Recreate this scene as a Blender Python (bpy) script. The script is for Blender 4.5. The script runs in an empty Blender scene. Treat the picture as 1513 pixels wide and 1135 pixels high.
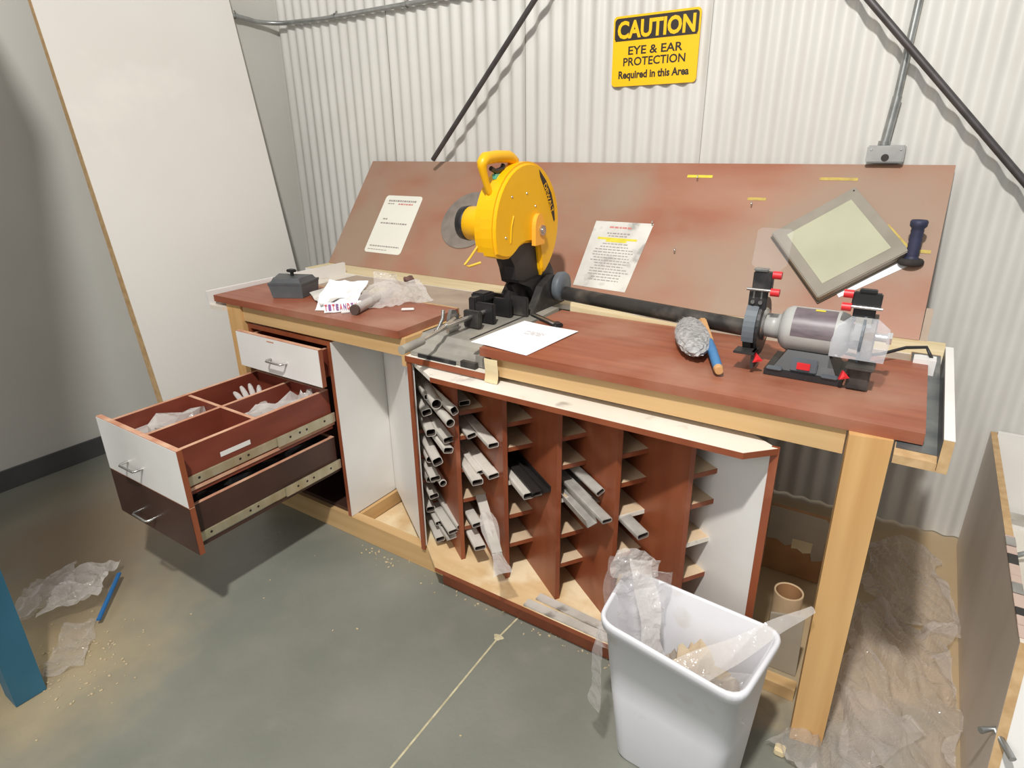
import bpy, bmesh, math, random
from mathutils import Vector, Matrix, noise
random.seed(7)
PI = math.pi
SC = bpy.context.scene
COL = SC.collection

# ------------------------------------------------------------------ camera
cam = bpy.data.cameras.new('camera')
cam.sensor_width = 36.0
cam.lens = 910.49 * 36.0 / 1513.0
cam.clip_start = 0.02
camo = bpy.data.objects.new('camera', cam)
COL.objects.link(camo)
rt = Vector((0.83517863, 0.54983114, -0.01274275))
up = Vector((-0.19140121, 0.31229836, 0.93050272))
fw = Vector((-0.51559891, 0.77469701, -0.36606326))
m = Matrix((rt, up, -fw)).transposed().to_4x4()
m.translation = Vector((2.28838, -1.34099, 1.46114))
camo.matrix_world = m
SC.camera = camo

# ------------------------------------------------------------------ world, lights, exposure
w = bpy.data.worlds.new('world')
SC.world = w
w.use_nodes = True
bg = w.node_tree.nodes['Background']
bg.inputs[0].default_value = (0.97, 0.985, 1.0, 1)
bg.inputs[1].default_value = 0.37


def area_light(name, loc, target, size, power, color):
    l = bpy.data.lights.new(name, 'AREA')
    l.shape = 'DISK'
    l.size = size
    l.energy = power
    l.color = color
    o = bpy.data.objects.new(name, l)
    COL.objects.link(o)
    o.location = loc
    o.rotation_euler = (Vector(target) - Vector(loc)).to_track_quat('-Z', 'Y').to_euler()
    return o


area_light('high_bay_lamp', (2.12, -1.72, 3.6), (1.1, 0.5, 0.6), 0.16, 132, (1.0, 0.975, 0.935))
area_light('far_fill_light', (1.2, -6.5, 3.6), (1.3, 0.5, 0.6), 3.5, 135, (1.0, 0.985, 0.96))  # added broad fill from the front, brightens upright faces
SC.view_settings.view_transform = 'Standard'
SC.view_settings.look = 'None'
SC.view_settings.exposure = 0.0
SC.view_settings.gamma = 1.0
SC.view_settings.use_curve_mapping = False


# ------------------------------------------------------------------ materials
def srgb(r, g, b):
    f = lambda c: (c / 255 / 12.92) if c / 255 <= 0.04045 else ((c / 255 + 0.055) / 1.055) ** 2.4
    return (f(r), f(g), f(b), 1)


def mat(name, c1, c2=None, scale=8.0, stretch=(1, 1, 1), rough=0.5, metal=0.0, lo=0.35, hi=0.65, bump=0.0,
        dirt=None, dirt_scale=3.0, dlo=0.5, dhi=0.7, detail=5.0, coat=0.0, rot=(0, 0, 0), bscale=None, rand=0.0):
    m = bpy.data.materials.new(name)
    m.use_nodes = True
    nt = m.node_tree
    N, L = nt.nodes, nt.links
    b = N['Principled BSDF']
    b.inputs['Roughness'].default_value = rough
    b.inputs['Metallic'].default_value = metal
    b.inputs['Coat Weight'].default_value = coat
    tc = N.new('ShaderNodeTexCoord')
    mp = N.new('ShaderNodeMapping')
    mp.inputs['Scale'].default_value = stretch
    mp.inputs['Rotation'].default_value = rot
    L.new(tc.outputs['Object'], mp.inputs['Vector'])
    c2 = c2 or c1
    n1 = N.new('ShaderNodeTexNoise')
    n1.inputs['Scale'].default_value = scale
    n1.inputs['Detail'].default_value = detail
    L.new(mp.outputs[0], n1.inputs['Vector'])
    r1 = N.new('ShaderNodeMapRange')
    r1.inputs['From Min'].default_value = lo
    r1.inputs['From Max'].default_value = hi
    L.new(n1.outputs['Fac'], r1.inputs['Value'])
    mx = N.new('ShaderNodeMix')
    mx.data_type = 'RGBA'
    mx.inputs[6].default_value = c1
    mx.inputs[7].default_value = c2
    L.new(r1.outputs[0], mx.inputs[0])
    out = mx.outputs[2]
    if dirt:
        n2 = N.new('ShaderNodeTexNoise')
        n2.inputs['Scale'].default_value = dirt_scale
        n2.inputs['Detail'].default_value = 6
        L.new(tc.outputs['Object'], n2.inputs['Vector'])
        r2 = N.new('ShaderNodeMapRange')
        r2.inputs['From Min'].default_value = dlo
        r2.inputs['From Max'].default_value = dhi
        L.new(n2.outputs['Fac'], r2.inputs['Value'])
        m2 = N.new('ShaderNodeMix')
        m2.data_type = 'RGBA'
        L.new(r2.outputs[0], m2.inputs[0])
        L.new(out, m2.inputs[6])
        m2.inputs[7].default_value = dirt
        out = m2.outputs[2]
    if rand:
        oi = N.new('ShaderNodeObjectInfo')
        mr = N.new('ShaderNodeMapRange')
        mr.inputs['To Min'].default_value = 1 - rand
        mr.inputs['To Max'].default_value = 1 + rand * 0.4
        L.new(oi.outputs['Random'], mr.inputs['Value'])
        hs = N.new('ShaderNodeHueSaturation')
        L.new(mr.outputs[0], hs.inputs['Value'])
        L.new(out, hs.inputs['Color'])
        out = hs.outputs[0]
    L.new(out, b.inputs['Base Color'])
    if bump:
        bp = N.new('ShaderNodeBump')
        bp.inputs['Strength'].default_value = bump
        bp.inputs['Distance'].default_value = 0.01
        nb = n1
        if bscale:
            nb = N.new('ShaderNodeTexNoise')
            nb.inputs['Scale'].default_value = bscale
            L.new(mp.outputs[0], nb.inputs['Vector'])
        L.new(nb.outputs['Fac'], bp.inputs['Height'])
        L.new(bp.outputs[0], b.inputs['Normal'])
    return m


def film(name, tint, opacity, rough=0.12, spec=0.6, bump=0.6, scale=30):
    """thin plastic film: mostly clear, slightly milky, glossy"""
    m = bpy.data.materials.new(name)
    m.use_nodes = True
    nt = m.node_tree
    N, L = nt.nodes, nt.links
    for n in list(N):
        N.remove(n)
    out = N.new('ShaderNodeOutputMaterial')
    tr = N.new('ShaderNodeBsdfTransparent')
    pb = N.new('ShaderNodeBsdfPrincipled')
    pb.inputs['Base Color'].default_value = tint
    pb.inputs['Roughness'].default_value = rough
    pb.inputs['Specular IOR Level'].default_value = spec
    pb.inputs['Coat Weight'].default_value = 0.4
    pb.inputs['Coat Roughness'].default_value = 0.05
    tl = N.new('ShaderNodeBsdfTranslucent')
    tl.inputs['Color'].default_value = tint
    m1 = N.new('ShaderNodeMixShader')
    m1.inputs[0].default_value = 0.35
    L.new(pb.outputs[0], m1.inputs[1])
    L.new(tl.outputs[0], m1.inputs[2])
    fr = N.new('ShaderNodeLayerWeight')
    fr.inputs['Blend'].default_value = 0.30
    ad = N.new('ShaderNodeMath')
    ad.operation = 'MULTIPLY_ADD'
    ad.use_clamp = True
    ad.inputs[1].default_value = 0.6
    ad.inputs[2].default_value = opacity
    L.new(fr.outputs['Facing'], ad.inputs[0])
    m2 = N.new('ShaderNodeMixShader')
    L.new(ad.outputs[0], m2.inputs[0])
    L.new(tr.outputs[0], m2.inputs[1])
    L.new(m1.outputs[0], m2.inputs[2])
    L.new(m2.outputs[0], out.inputs[0])
    tc = N.new('ShaderNodeTexCoord')
    nz = N.new('ShaderNodeTexNoise')
    nz.inputs['Scale'].default_value = scale
    L.new(tc.outputs['Object'], nz.inputs['Vector'])
    bp = N.new('ShaderNodeBump')
    bp.inputs['Strength'].default_value = bump
    bp.inputs['Distance'].default_value = 0.01
    L.new(nz.outputs['Fac'], bp.inputs['Height'])
    L.new(bp.outputs[0], pb.inputs['Normal'])
    return m


def wood(name, c1, c2, knot, axis='x', rough=0.6):
    st = {'x': (0.6, 12, 12), 'y': (12, 0.6, 12), 'z': (12, 12, 0.6)}[axis]
    m = mat(name, c1, c2, scale=2.2, stretch=st, rough=rough, lo=0.3, hi=0.7, bump=0.05)
    nt = m.node_tree
    N, L = nt.nodes, nt.links
    b = N['Principled BSDF']
    src = b.inputs['Base Color'].links[0].from_socket
    tc = [n for n in N if n.type == 'TEX_COORD'][0]
    vo = N.new('ShaderNodeTexVoronoi')
    vo.inputs['Scale'].default_value = 5.0
    mp = N.new('ShaderNodeMapping')
    mp.inputs['Scale'].default_value = {'x': (0.7, 1.3, 1.3), 'y': (1.3, 0.7, 1.3), 'z': (1.3, 1.3, 0.7)}[axis]
    L.new(tc.outputs['Object'], mp.inputs['Vector'])
    L.new(mp.outputs[0], vo.inputs['Vector'])
    r = N.new('ShaderNodeMapRange')
    r.inputs['From Min'].default_value = 0.03
    r.inputs['From Max'].default_value = 0.16
    r.inputs['To Min'].default_value = 0.75
    r.inputs['To Max'].default_value = 0
    L.new(vo.outputs['Distance'], r.inputs['Value'])
    mx = N.new('ShaderNodeMix')
    mx.data_type = 'RGBA'
    L.new(r.outputs[0], mx.inputs[0])
    L.new(src, mx.inputs[6])
    mx.inputs[7].default_value = knot
    L.new(mx.outputs[2], b.inputs['Base Color'])
    return m


M = {}
M['cherry_top'] = mat('cherry_laminate_top', srgb(156, 90, 64), srgb(138, 74, 50), scale=4, stretch=(0.5, 9, 9), rough=0.42,
                      dirt=srgb(166, 120, 98), dirt_scale=3.4, dlo=0.46, dhi=0.74)
M['cherry'] = mat('cherry_laminate', srgb(146, 80, 50), srgb(130, 66, 40), scale=4, stretch=(3, 3, 0.6), rough=0.38,
                  dirt=srgb(172, 108, 80), dirt_scale=5, dlo=0.58, dhi=0.8)
M['cherry_dusty'] = mat('dusty_cherry_laminate', srgb(168, 124, 102), srgb(156, 100, 76), scale=2.2, stretch=(0.8, 2.5, 2.5), rough=0.5,
                        dirt=srgb(158, 132, 112), dirt_scale=2.0, dlo=0.40, dhi=0.62)
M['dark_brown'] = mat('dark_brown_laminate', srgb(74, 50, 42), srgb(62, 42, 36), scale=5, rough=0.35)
M['cherry_in'] = mat('dark_cherry_drawer', srgb(128, 62, 46), srgb(112, 52, 38), scale=4, stretch=(1, 1, 4), rough=0.4)
M['raw_edge'] = mat('dusty_board_edge', srgb(214, 172, 142), srgb(190, 132, 104), scale=14, rough=0.7)
M['pine'] = wood('pine_length', srgb(208, 174, 124), srgb(190, 152, 102), srgb(138, 98, 60), 'x')
M['pine_z'] = wood('pine_upright', srgb(216, 174, 116), srgb(198, 152, 96), srgb(160, 108, 62), 'z')
M['pine_y'] = wood('pine_depth', srgb(204, 166, 114), srgb(188, 148, 98), srgb(138, 98, 60), 'y')
M['mdf'] = mat('fibreboard_edge', srgb(198, 166, 122), srgb(180, 146, 102), scale=40, rough=0.8)
M['mdf_face'] = mat('grey_brown_board', srgb(176, 164, 146), srgb(158, 146, 128), scale=5, rough=0.6)
M['ply'] = mat('dusty_plywood', srgb(226, 196, 150), srgb(212, 178, 130), scale=5, stretch=(1, 4, 1), rough=0.8,
               dirt=srgb(236, 216, 178), dirt_scale=7, dlo=0.45, dhi=0.6)
M['side_face'] = mat('pale_brown_board', srgb(226, 214, 200), srgb(208, 194, 178), scale=3, stretch=(1, 1, 0.4), rough=0.5)
M['white'] = mat('white_melamine', srgb(232, 230, 226), srgb(224, 221, 216), scale=4, rough=0.35)
M['white_dirty'] = mat('dirty_white_melamine', srgb(234, 229, 218), srgb(222, 214, 200), scale=4, rough=0.5,
                       dirt=srgb(140, 134, 124), dirt_scale=9, dlo=0.60, dhi=0.74)
M['shelf'] = mat('dusty_shelf', srgb(214, 190, 158), srgb(196, 170, 138), scale=10, rough=0.8)
M['cream'] = mat('cream_wood', srgb(226, 210, 172), srgb(212, 192, 150), scale=6, stretch=(0.6, 6, 6), rough=0.7)
M['tray'] = mat('dusty_tray', srgb(178, 160, 142), srgb(160, 142, 126), scale=7, rough=0.75)
M['board'] = mat('white_leaning_panel', srgb(230, 227, 221), srgb(226, 222, 214), scale=1.2, rough=0.38,
                 dirt=srgb(234, 229, 222), dirt_scale=1.3, dlo=0.55, dhi=0.6)
M['wallmetal'] = mat('white_corrugated_metal', srgb(214, 212, 206), srgb(206, 204, 198), scale=2, rough=0.42, dirt=srgb(196, 192, 184),
                     dirt_scale=1.2, dlo=0.5, dhi=0.8)
M['wallpaint'] = mat('flat_white_wall', srgb(206, 204, 197), srgb(198, 196, 189), scale=1.5, rough=0.55)
M['basebd'] = mat('dark_grey_rubber', srgb(84, 84, 84), srgb(72, 72, 74), scale=5, rough=0.6)
M['galv'] = mat('galvanised_steel', srgb(176, 178, 176), srgb(150, 152, 150), scale=20, rough=0.38, metal=0.75)
M['rod'] = mat('dark_steel_rod', srgb(88, 84, 84), srgb(76, 72, 72), scale=20, rough=0.5, metal=0.5)
M['yellow'] = mat('yellow_plastic', srgb(244, 186, 8), srgb(238, 176, 4), scale=6, rough=0.4)
M['yellow_sign'] = mat('sign_yellow', srgb(250, 196, 10), srgb(246, 190, 8), scale=3, rough=0.4)
M['black'] = mat('black_plastic', srgb(40, 39, 40), srgb(30, 30, 31), scale=10, rough=0.45, dirt=srgb(90, 86, 82), dirt_scale=12, dlo=0.6, dhi=0.85)
M['ink'] = mat('black_ink', srgb(42, 34, 30), rough=0.5)
M['blackmetal'] = mat('dusty_black_metal', srgb(62, 60, 58), srgb(48, 46, 45), scale=10, rough=0.5, metal=0.3, dirt=srgb(112, 106, 98), dirt_scale=9, dlo=0.55, dhi=0.8)
M['castgrey'] = mat('dusty_cast_base', srgb(160, 156, 146), srgb(138, 134, 126), scale=9, rough=0.6, metal=0.2, dirt=srgb(176, 168, 154), dirt_scale=5, dlo=0.5, dhi=0.7)
M['chrome'] = mat('worn_chrome', srgb(214, 212, 208), srgb(170, 168, 164), scale=12, rough=0.25, metal=0.9)
M['brass'] = mat('zinc_slide', srgb(206, 200, 176), srgb(190, 180, 148), scale=9, stretch=(1, 3, 1), rough=0.35, metal=0.7)
M['grey_body'] = mat('grey_enamel', srgb(178, 178, 174), srgb(164, 164, 160), scale=10, rough=0.4)
M['grey_dark'] = mat('blue_grey_enamel', srgb(100, 108, 114), srgb(88, 94, 100), scale=8, rough=0.5)
M['plate'] = mat('printed_dark_plate', srgb(112, 100, 104), srgb(96, 86, 90), scale=30, stretch=(1, 1, 4), rough=0.4)
M['red'] = mat('red_plastic', srgb(222, 48, 52), srgb(206, 40, 46), scale=8, rough=0.4)
M['teal'] = mat('teal_plastic', srgb(98, 184, 160), rough=0.4)
M['paper'] = mat('white_paper', srgb(240, 240, 242), srgb(234, 234, 238), scale=2, rough=0.8)
M['card'] = mat('laminated_card', srgb(236, 234, 222), srgb(230, 228, 216), scale=3, rough=0.35)
M['sheet'] = mat('dirty_laminated_sheet', srgb(222, 220, 212), srgb(202, 198, 190), scale=9, rough=0.4, dirt=srgb(168, 164, 158), dirt_scale=14, dlo=0.55, dhi=0.68)
M['print'] = mat('grey_print', srgb(150, 140, 136), srgb(170, 160, 154), scale=90, rough=0.6)
M['print_red'] = mat('red_print', srgb(196, 110, 104), srgb(214, 150, 140), scale=90, rough=0.6)
M['print_purple'] = mat('purple_print', srgb(120, 60, 130), rough=0.6)
M['hilite'] = mat('yellow_highlight', srgb(226, 212, 70), srgb(214, 200, 60), scale=60, rough=0.6)
M['tape'] = mat('faded_yellow_tape', srgb(200, 176, 84), srgb(176, 150, 84), scale=40, rough=0.6)
M['stonewheel'] = mat('grey_abrasive', srgb(140, 130, 120), srgb(122, 112, 104), scale=18, rough=0.8)
M['pframe'] = mat('grey_panel_frame', srgb(146, 138, 124), srgb(134, 126, 112), scale=10, rough=0.5)
M['pglass'] = mat('pale_green_panel', srgb(184, 184, 158), srgb(172, 172, 146), scale=4, rough=0.3)
M['navy'] = mat('navy_rubber_grip', srgb(50, 54, 80), srgb(38, 42, 64), scale=20, rough=0.6)
M['foam'] = mat('dark_foam', srgb(58, 52, 50), srgb(46, 42, 40), scale=40, rough=0.9)
M['bristle'] = mat('grey_bristles', srgb(186, 184, 182), srgb(150, 148, 148), scale=60, rough=0.95, bump=0.8)
M['brushwood'] = mat('light_handle_wood', srgb(206, 160, 108), srgb(190, 142, 92), scale=12, stretch=(1, 1, 5), rough=0.6)
M['bluepaint'] = mat('blue_handle_paint', srgb(70, 132, 184), srgb(58, 116, 168), scale=20, rough=0.5)
M['bluepost'] = mat('blue_steel', srgb(54, 112, 138), srgb(48, 102, 128), scale=6, rough=0.45)
M['blueclip'] = mat('blue_plastic', srgb(40, 108, 168), rough=0.4)
M['bin'] = mat('white_bin_plastic', srgb(228, 228, 232), srgb(220, 220, 224), scale=3, rough=0.4, dirt=srgb(206, 200, 192), dirt_scale=10, dlo=0.62, dhi=0.8)
M['profile'] = mat('weathered_pale_profile', srgb(214, 208, 198), srgb(190, 184, 174), scale=9, rough=0.4, metal=0.0,
                   dirt=srgb(140, 134, 126), dirt_scale=16, dlo=0.58, dhi=0.72, rand=0.16)
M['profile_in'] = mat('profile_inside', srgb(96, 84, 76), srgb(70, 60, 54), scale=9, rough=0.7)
M['profile_black'] = mat('black_profile', srgb(48, 44, 42), srgb(36, 34, 33), scale=9, rough=0.35)
M['profile_metal'] = mat('aluminium_profile', srgb(196, 192, 184), srgb(160, 156, 150), scale=14, rough=0.35, metal=0.25)
M['cardboard'] = mat('cardboard', srgb(176, 132, 88), srgb(160, 116, 76), scale=10, rough=0.85)
M['tubecard'] = mat('pale_cardboard', srgb(206, 178, 142), srgb(190, 160, 124), scale=10, rough=0.85)
M['tan'] = mat('sawdust', srgb(200, 184, 150), srgb(186, 168, 134), scale=40, rough=0.95)
M['film'] = film('clear_film', (0.84, 0.80, 0.78, 1), 0.18, bump=0.9, scale=22)
M['film_floor'] = film('clear_sheeting', (0.80, 0.74, 0.69, 1), 0.26, rough=0.07, bump=1.0, scale=14)
M['film_milky'] = film('milky_film', (0.9, 0.86, 0.82, 1), 0.45, bump=0.7, scale=40)
M['shield'] = film('clear_shield', (0.86, 0.88, 0.92, 1), 0.05, rough=0.08, bump=0.0)
M['shield2'] = film('scuffed_clear_shield', (0.80, 0.82, 0.86, 1), 0.26, rough=0.12, bump=0.2, scale=40)


# ------------------------------------------------------------------ mesh builder
class MB:
    def __init__(s):
        s.v, s.f, s.sm = [], [], []

    def add(s, vs, fs, smooth=False):
        n = len(s.v)
        s.v += [Vector(a) for a in vs]
        s.f += [tuple(i + n for i in f) for f in fs]
        s.sm += [smooth] * len(fs)
        return s

    def box(s, x0, y0, z0, x1, y1, z1, M4=None, bev=0.0):
        if bev > 0:
            b = bmesh.new()
            bmesh.ops.create_cube(b, size=1)
            bmesh.ops.scale(b, vec=(abs(x1 - x0), abs(y1 - y0), abs(z1 - z0)), verts=b.verts)
            bmesh.ops.bevel(b, geom=b.edges[:], offset=bev, segments=2, affect='EDGES')
            c = Vector(((x0 + x1) / 2, (y0 + y1) / 2, (z0 + z1) / 2))
            b.verts.index_update()
            vs = [q.co + c for q in b.verts]
            fs = [[q.index for q in f.verts] for f in b.faces]
            b.free()
        else:
            vs = [(x, y, z) for z in (z0, z1) for x, y in ((x0, y0), (x1, y0), (x1, y1), (x0, y1))]
            fs = [(3, 2, 1, 0), (4, 5, 6, 7), (0, 1, 5, 4), (1, 2, 6, 5), (2, 3, 7, 6), (3, 0, 4, 7)]
            vs = [Vector(a) for a in vs]
        if M4:
            vs = [M4 @ a for a in vs]
        return s.add(vs, fs)

    def bar(s, a, b, w, h, upv=(0, 0, 1), bev=0.0):
        """box of section w (side) x h (along upv) from a to b"""
        a, b = Vector(a), Vector(b)
        d = b - a
        L = d.length
        x = d.normalized()
        y = Vector(upv).cross(x).normalized()
        z = x.cross(y)
        mm = Matrix((x, y, z)).transposed().to_4x4()
        mm.translation = a
        return s.box(0, -w / 2, -h / 2, L, w / 2, h / 2, mm, bev)

    def cyl(s, a, b, r, r2=None, n=20, caps=True, smooth=True):
        a, b = Vector(a), Vector(b)
        r2 = r if r2 is None else r2
        d = (b - a).normalized()
        x = d.orthogonal().normalized()
        y = d.cross(x)
        vs = []
        for p, rr in ((a, r), (b, r2)):
            vs += [p + x * math.cos(2 * PI * i / n) * rr + y * math.sin(2 * PI * i / n) * rr for i in range(n)]
        s.add(vs, [(i, (i + 1) % n, n + (i + 1) % n, n + i) for i in range(n)], smooth)
        if caps:
            s.add(vs[:n], [tuple(range(n))[::-1]])
            s.add(vs[n:], [tuple(range(n))])
        return s

    def lathe(s, a, axis, prof, n=24, smooth=True):
        """prof: list of (dist along axis, radius)"""
        a = Vector(a)
        d = Vector(axis).normalized()
        x = d.orthogonal().normalized()
        y = d.cross(x)
        vs = []
        for t, r in prof:
            vs += [a + d * t + (x * math.cos(2 * PI * i / n) + y * math.sin(2 * PI * i / n)) * max(r, 1e-4) for i in range(n)]
        fs = []
        for k in range(len(prof) - 1):
            fs += [(k * n + i, k * n + (i + 1) % n, (k + 1) * n + (i + 1) % n, (k + 1) * n + i) for i in range(n)]
        return s.add(vs, fs, smooth)

    def tube(s, pts, r, n=10, cyc=False):
        pts = [Vector(p) for p in pts]
        vs, fs = [], []
        prevx = None
        K = len(pts)
        for k, p in enumerate(pts):
            if cyc:
                d = (pts[(k + 1) % K] - pts[k - 1]).normalized()
            else:
                d = (pts[min(k + 1, K - 1)] - pts[max(k - 1, 0)]).normalized()
            if prevx is None:
                x = d.orthogonal().normalized()
            else:
                x = (prevx - d * prevx.dot(d)).normalized()
            prevx = x
            y = d.cross(x)
            rr = r[k] if isinstance(r, (list, tuple)) else r
            vs += [p + (x * math.cos(2 * PI * i / n) + y * math.sin(2 * PI * i / n)) * rr for i in range(n)]
        for k in range(K if cyc else K - 1):
            k2 = (k + 1) % K
            fs += [(k * n + i, k * n + (i + 1) % n, k2 * n + (i + 1) % n, k2 * n + i) for i in range(n)]
        s.add(vs, fs, True)
        if not cyc:
            s.add(vs[:n], [tuple(range(n))[::-1]])
            s.add(vs[-n:], [tuple(range(n))])
        return s

    def prism(s, poly, axis, a, b):
        """poly: 2D points in the plane across axis; axis 'x': (y,z), 'y': (x,z), 'z': (x,y)"""
        def P(q, t):
            return {'x': (t, q[0], q[1]), 'y': (q[0], t, q[1]), 'z': (q[0], q[1], t)}[axis]
        n = len(poly)
        vs = [P(q, a) for q in poly] + [P(q, b) for q in poly]
        fs = [tuple(range(n))[::-1], tuple(range(n, 2 * n))] + [(i, (i + 1) % n, n + (i + 1) % n, n + i) for i in range(n)]
        return s.add(vs, fs)

    def tf(s, M4):
        s.v = [M4 @ a for a in s.v]
        return s

    def mesh(s, name, mt, origin=(0, 0, 0)):
        me = bpy.data.meshes.new(name)
        o = Vector(origin)
        me.from_pydata([tuple(a - o) for a in s.v], [], s.f)
        me.polygons.foreach_set('use_smooth', s.sm)
        b = bmesh.new()
        b.from_mesh(me)
        bmesh.ops.recalc_face_normals(b, faces=b.faces)
        b.to_mesh(me)
        b.free()
        if isinstance(mt, (list, tuple)):
            for q in mt:
                me.materials.append(q)
        else:
            me.materials.append(mt)
        return me


def props(o, label=None, cat=None, group=None, kind=None):
    if label:
        o['label'] = label
    if cat:
        o['category'] = cat
    if group:
        o['group'] = group
    if kind:
        o['kind'] = kind
    return o


def thing(name, label, cat, loc, group=None):
    o = bpy.data.objects.new(name, None)
    o.empty_display_size = 0.05
    COL.objects.link(o)
    o.location = loc
    return props(o, label, cat, group)


def origin_of(o):
    p = Vector((0, 0, 0))
    while o:
        p = p + Vector(o.location)
        o = o.parent
    return p


def part(name, mb, mt, parent, label=None, kind=None):
    me = mb.mesh(name, mt, origin_of(parent))
    o = bpy.data.objects.new(name, me)
    COL.objects.link(o)
    o.parent = parent
    return props(o, label, None, None, kind)


def solo(name, mb, mt, label=None, cat=None, group=None, kind=None, loc=(0, 0, 0)):
    o = bpy.data.objects.new(name, mb.mesh(name, mt, loc))
    COL.objects.link(o)
    o.location = loc
    return props(o, label, cat, group, kind)


def box(*a, **k):
    return MB().box(*a, **k)


def bolt(mb, p, d, r=0.004, h=0.003):
    p, d = Vector(p), Vector(d).normalized()
    return mb.cyl(p, p + d * h, r, r * 0.8, n=8)


def text_mb(txt, M4, width, height, depth=0.0006, bold=0.0, shear=0.0, space=1.0):
    """flat lettering fitted to width x height, centred on M4's origin in its XY plane"""
    cu = bpy.data.curves.new('letters', 'FONT')
    cu.body = txt
    cu.size = 1.0
    cu.offset = bold
    cu.shear = shear
    cu.space_character = space
    cu.resolution_u = 3
    ob = bpy.data.objects.new('letters', cu)
    COL.objects.link(ob)
    dg = bpy.context.evaluated_depsgraph_get()
    me = bpy.data.meshes.new_from_object(ob.evaluated_get(dg))
    bpy.data.objects.remove(ob)
    bpy.data.curves.remove(cu)
    vs = [v.co.copy() for v in me.vertices]
    fs = [tuple(p.vertices) for p in me.polygons]
    bpy.data.meshes.remove(me)
    x0, x1 = min(v.x for v in vs), max(v.x for v in vs)
    y0, y1 = min(v.y for v in vs), max(v.y for v in vs)
    mb = MB()
    out = []
    for v in vs:
        out.append(M4 @ Vector(((v.x - (x0 + x1) / 2) / (x1 - x0) * width, (v.y - (y0 + y1) / 2) / (y1 - y0) * height, depth)))
    return mb.add(out, fs)


def crumple(M4, w, h, nx, ny, amp, seed, freq=6.0, edge=None, fold=1.0, streak=False):
    """crumpled sheet in M4's XY plane"""
    vs, fs = [], []
    rnd = random.Random(seed)
    off = Vector((rnd.uniform(0, 50), rnd.uniform(0, 50), rnd.uniform(0, 50)))
    for j in range(ny + 1):
        for i in range(nx + 1):
            u, v = i / nx, j / ny
            p = Vector(((u - 0.5) * w, (v - 0.5) * h, 0))
            q = (Vector((p.x * 1.9 + p.y * 0.9, p.y * 0.55 - p.x * 0.35, 0)) if streak else p) * freq + off
            n1 = noise.noise(q)
            n2 = abs(noise.noise(q * 2.3 + Vector((7, 3, 1))))
            p.z = amp * (n1 * 1.2 + (0.5 - n2) * 1.4) * fold
            p.x += amp * 0.7 * noise.noise(q * 1.3 + Vector((0, 9, 0)))
            p.y += amp * 0.7 * noise.noise(q * 1.3 + Vector((11, 0, 0)))
            if edge:
                e = min(u, v, 1 - u, 1 - v)
                if e < 0.02:
                    p.x += edge * noise.noise(q * 0.9)
                    p.y += edge * noise.noise(q * 0.9 + Vector((3, 3, 3)))
            vs.append(M4 @ p)
    for j in range(ny):
        for i in range(nx):
            a = j * (nx + 1) + i
            fs.append((a, a + 1, a + nx + 2, a + nx + 1))
    return MB().add(vs, fs, False)


def blob(c, r, amp, seed, sub=3):
    b = bmesh.new()
    bmesh.ops.create_icosphere(b, subdivisions=sub, radius=1)
    vs = []
    b.verts.index_update()
    for v in b.verts:
        n = noise.noise(v.co * 2.1 + Vector((seed * 3.1, seed, 0))) + 0.5 * abs(noise.noise(v.co * 5 + Vector((seed, 0, seed))))
        q = v.co * (1 + amp * n)
        vs.append(Vector((q.x * r[0], q.y * r[1], q.z * r[2])) + Vector(c))
    fs = [[v.index for v in f.verts] for f in b.faces]
    b.free()
    return MB().add(vs, fs, False)


def frame_at(o, x, y):
    x = Vector(x).normalized()
    z = x.cross(Vector(y)).normalized()
    y = z.cross(x)
    mm = Matrix((x, y, z)).transposed().to_4x4()
    mm.translation = Vector(o)
    return mm


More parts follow.
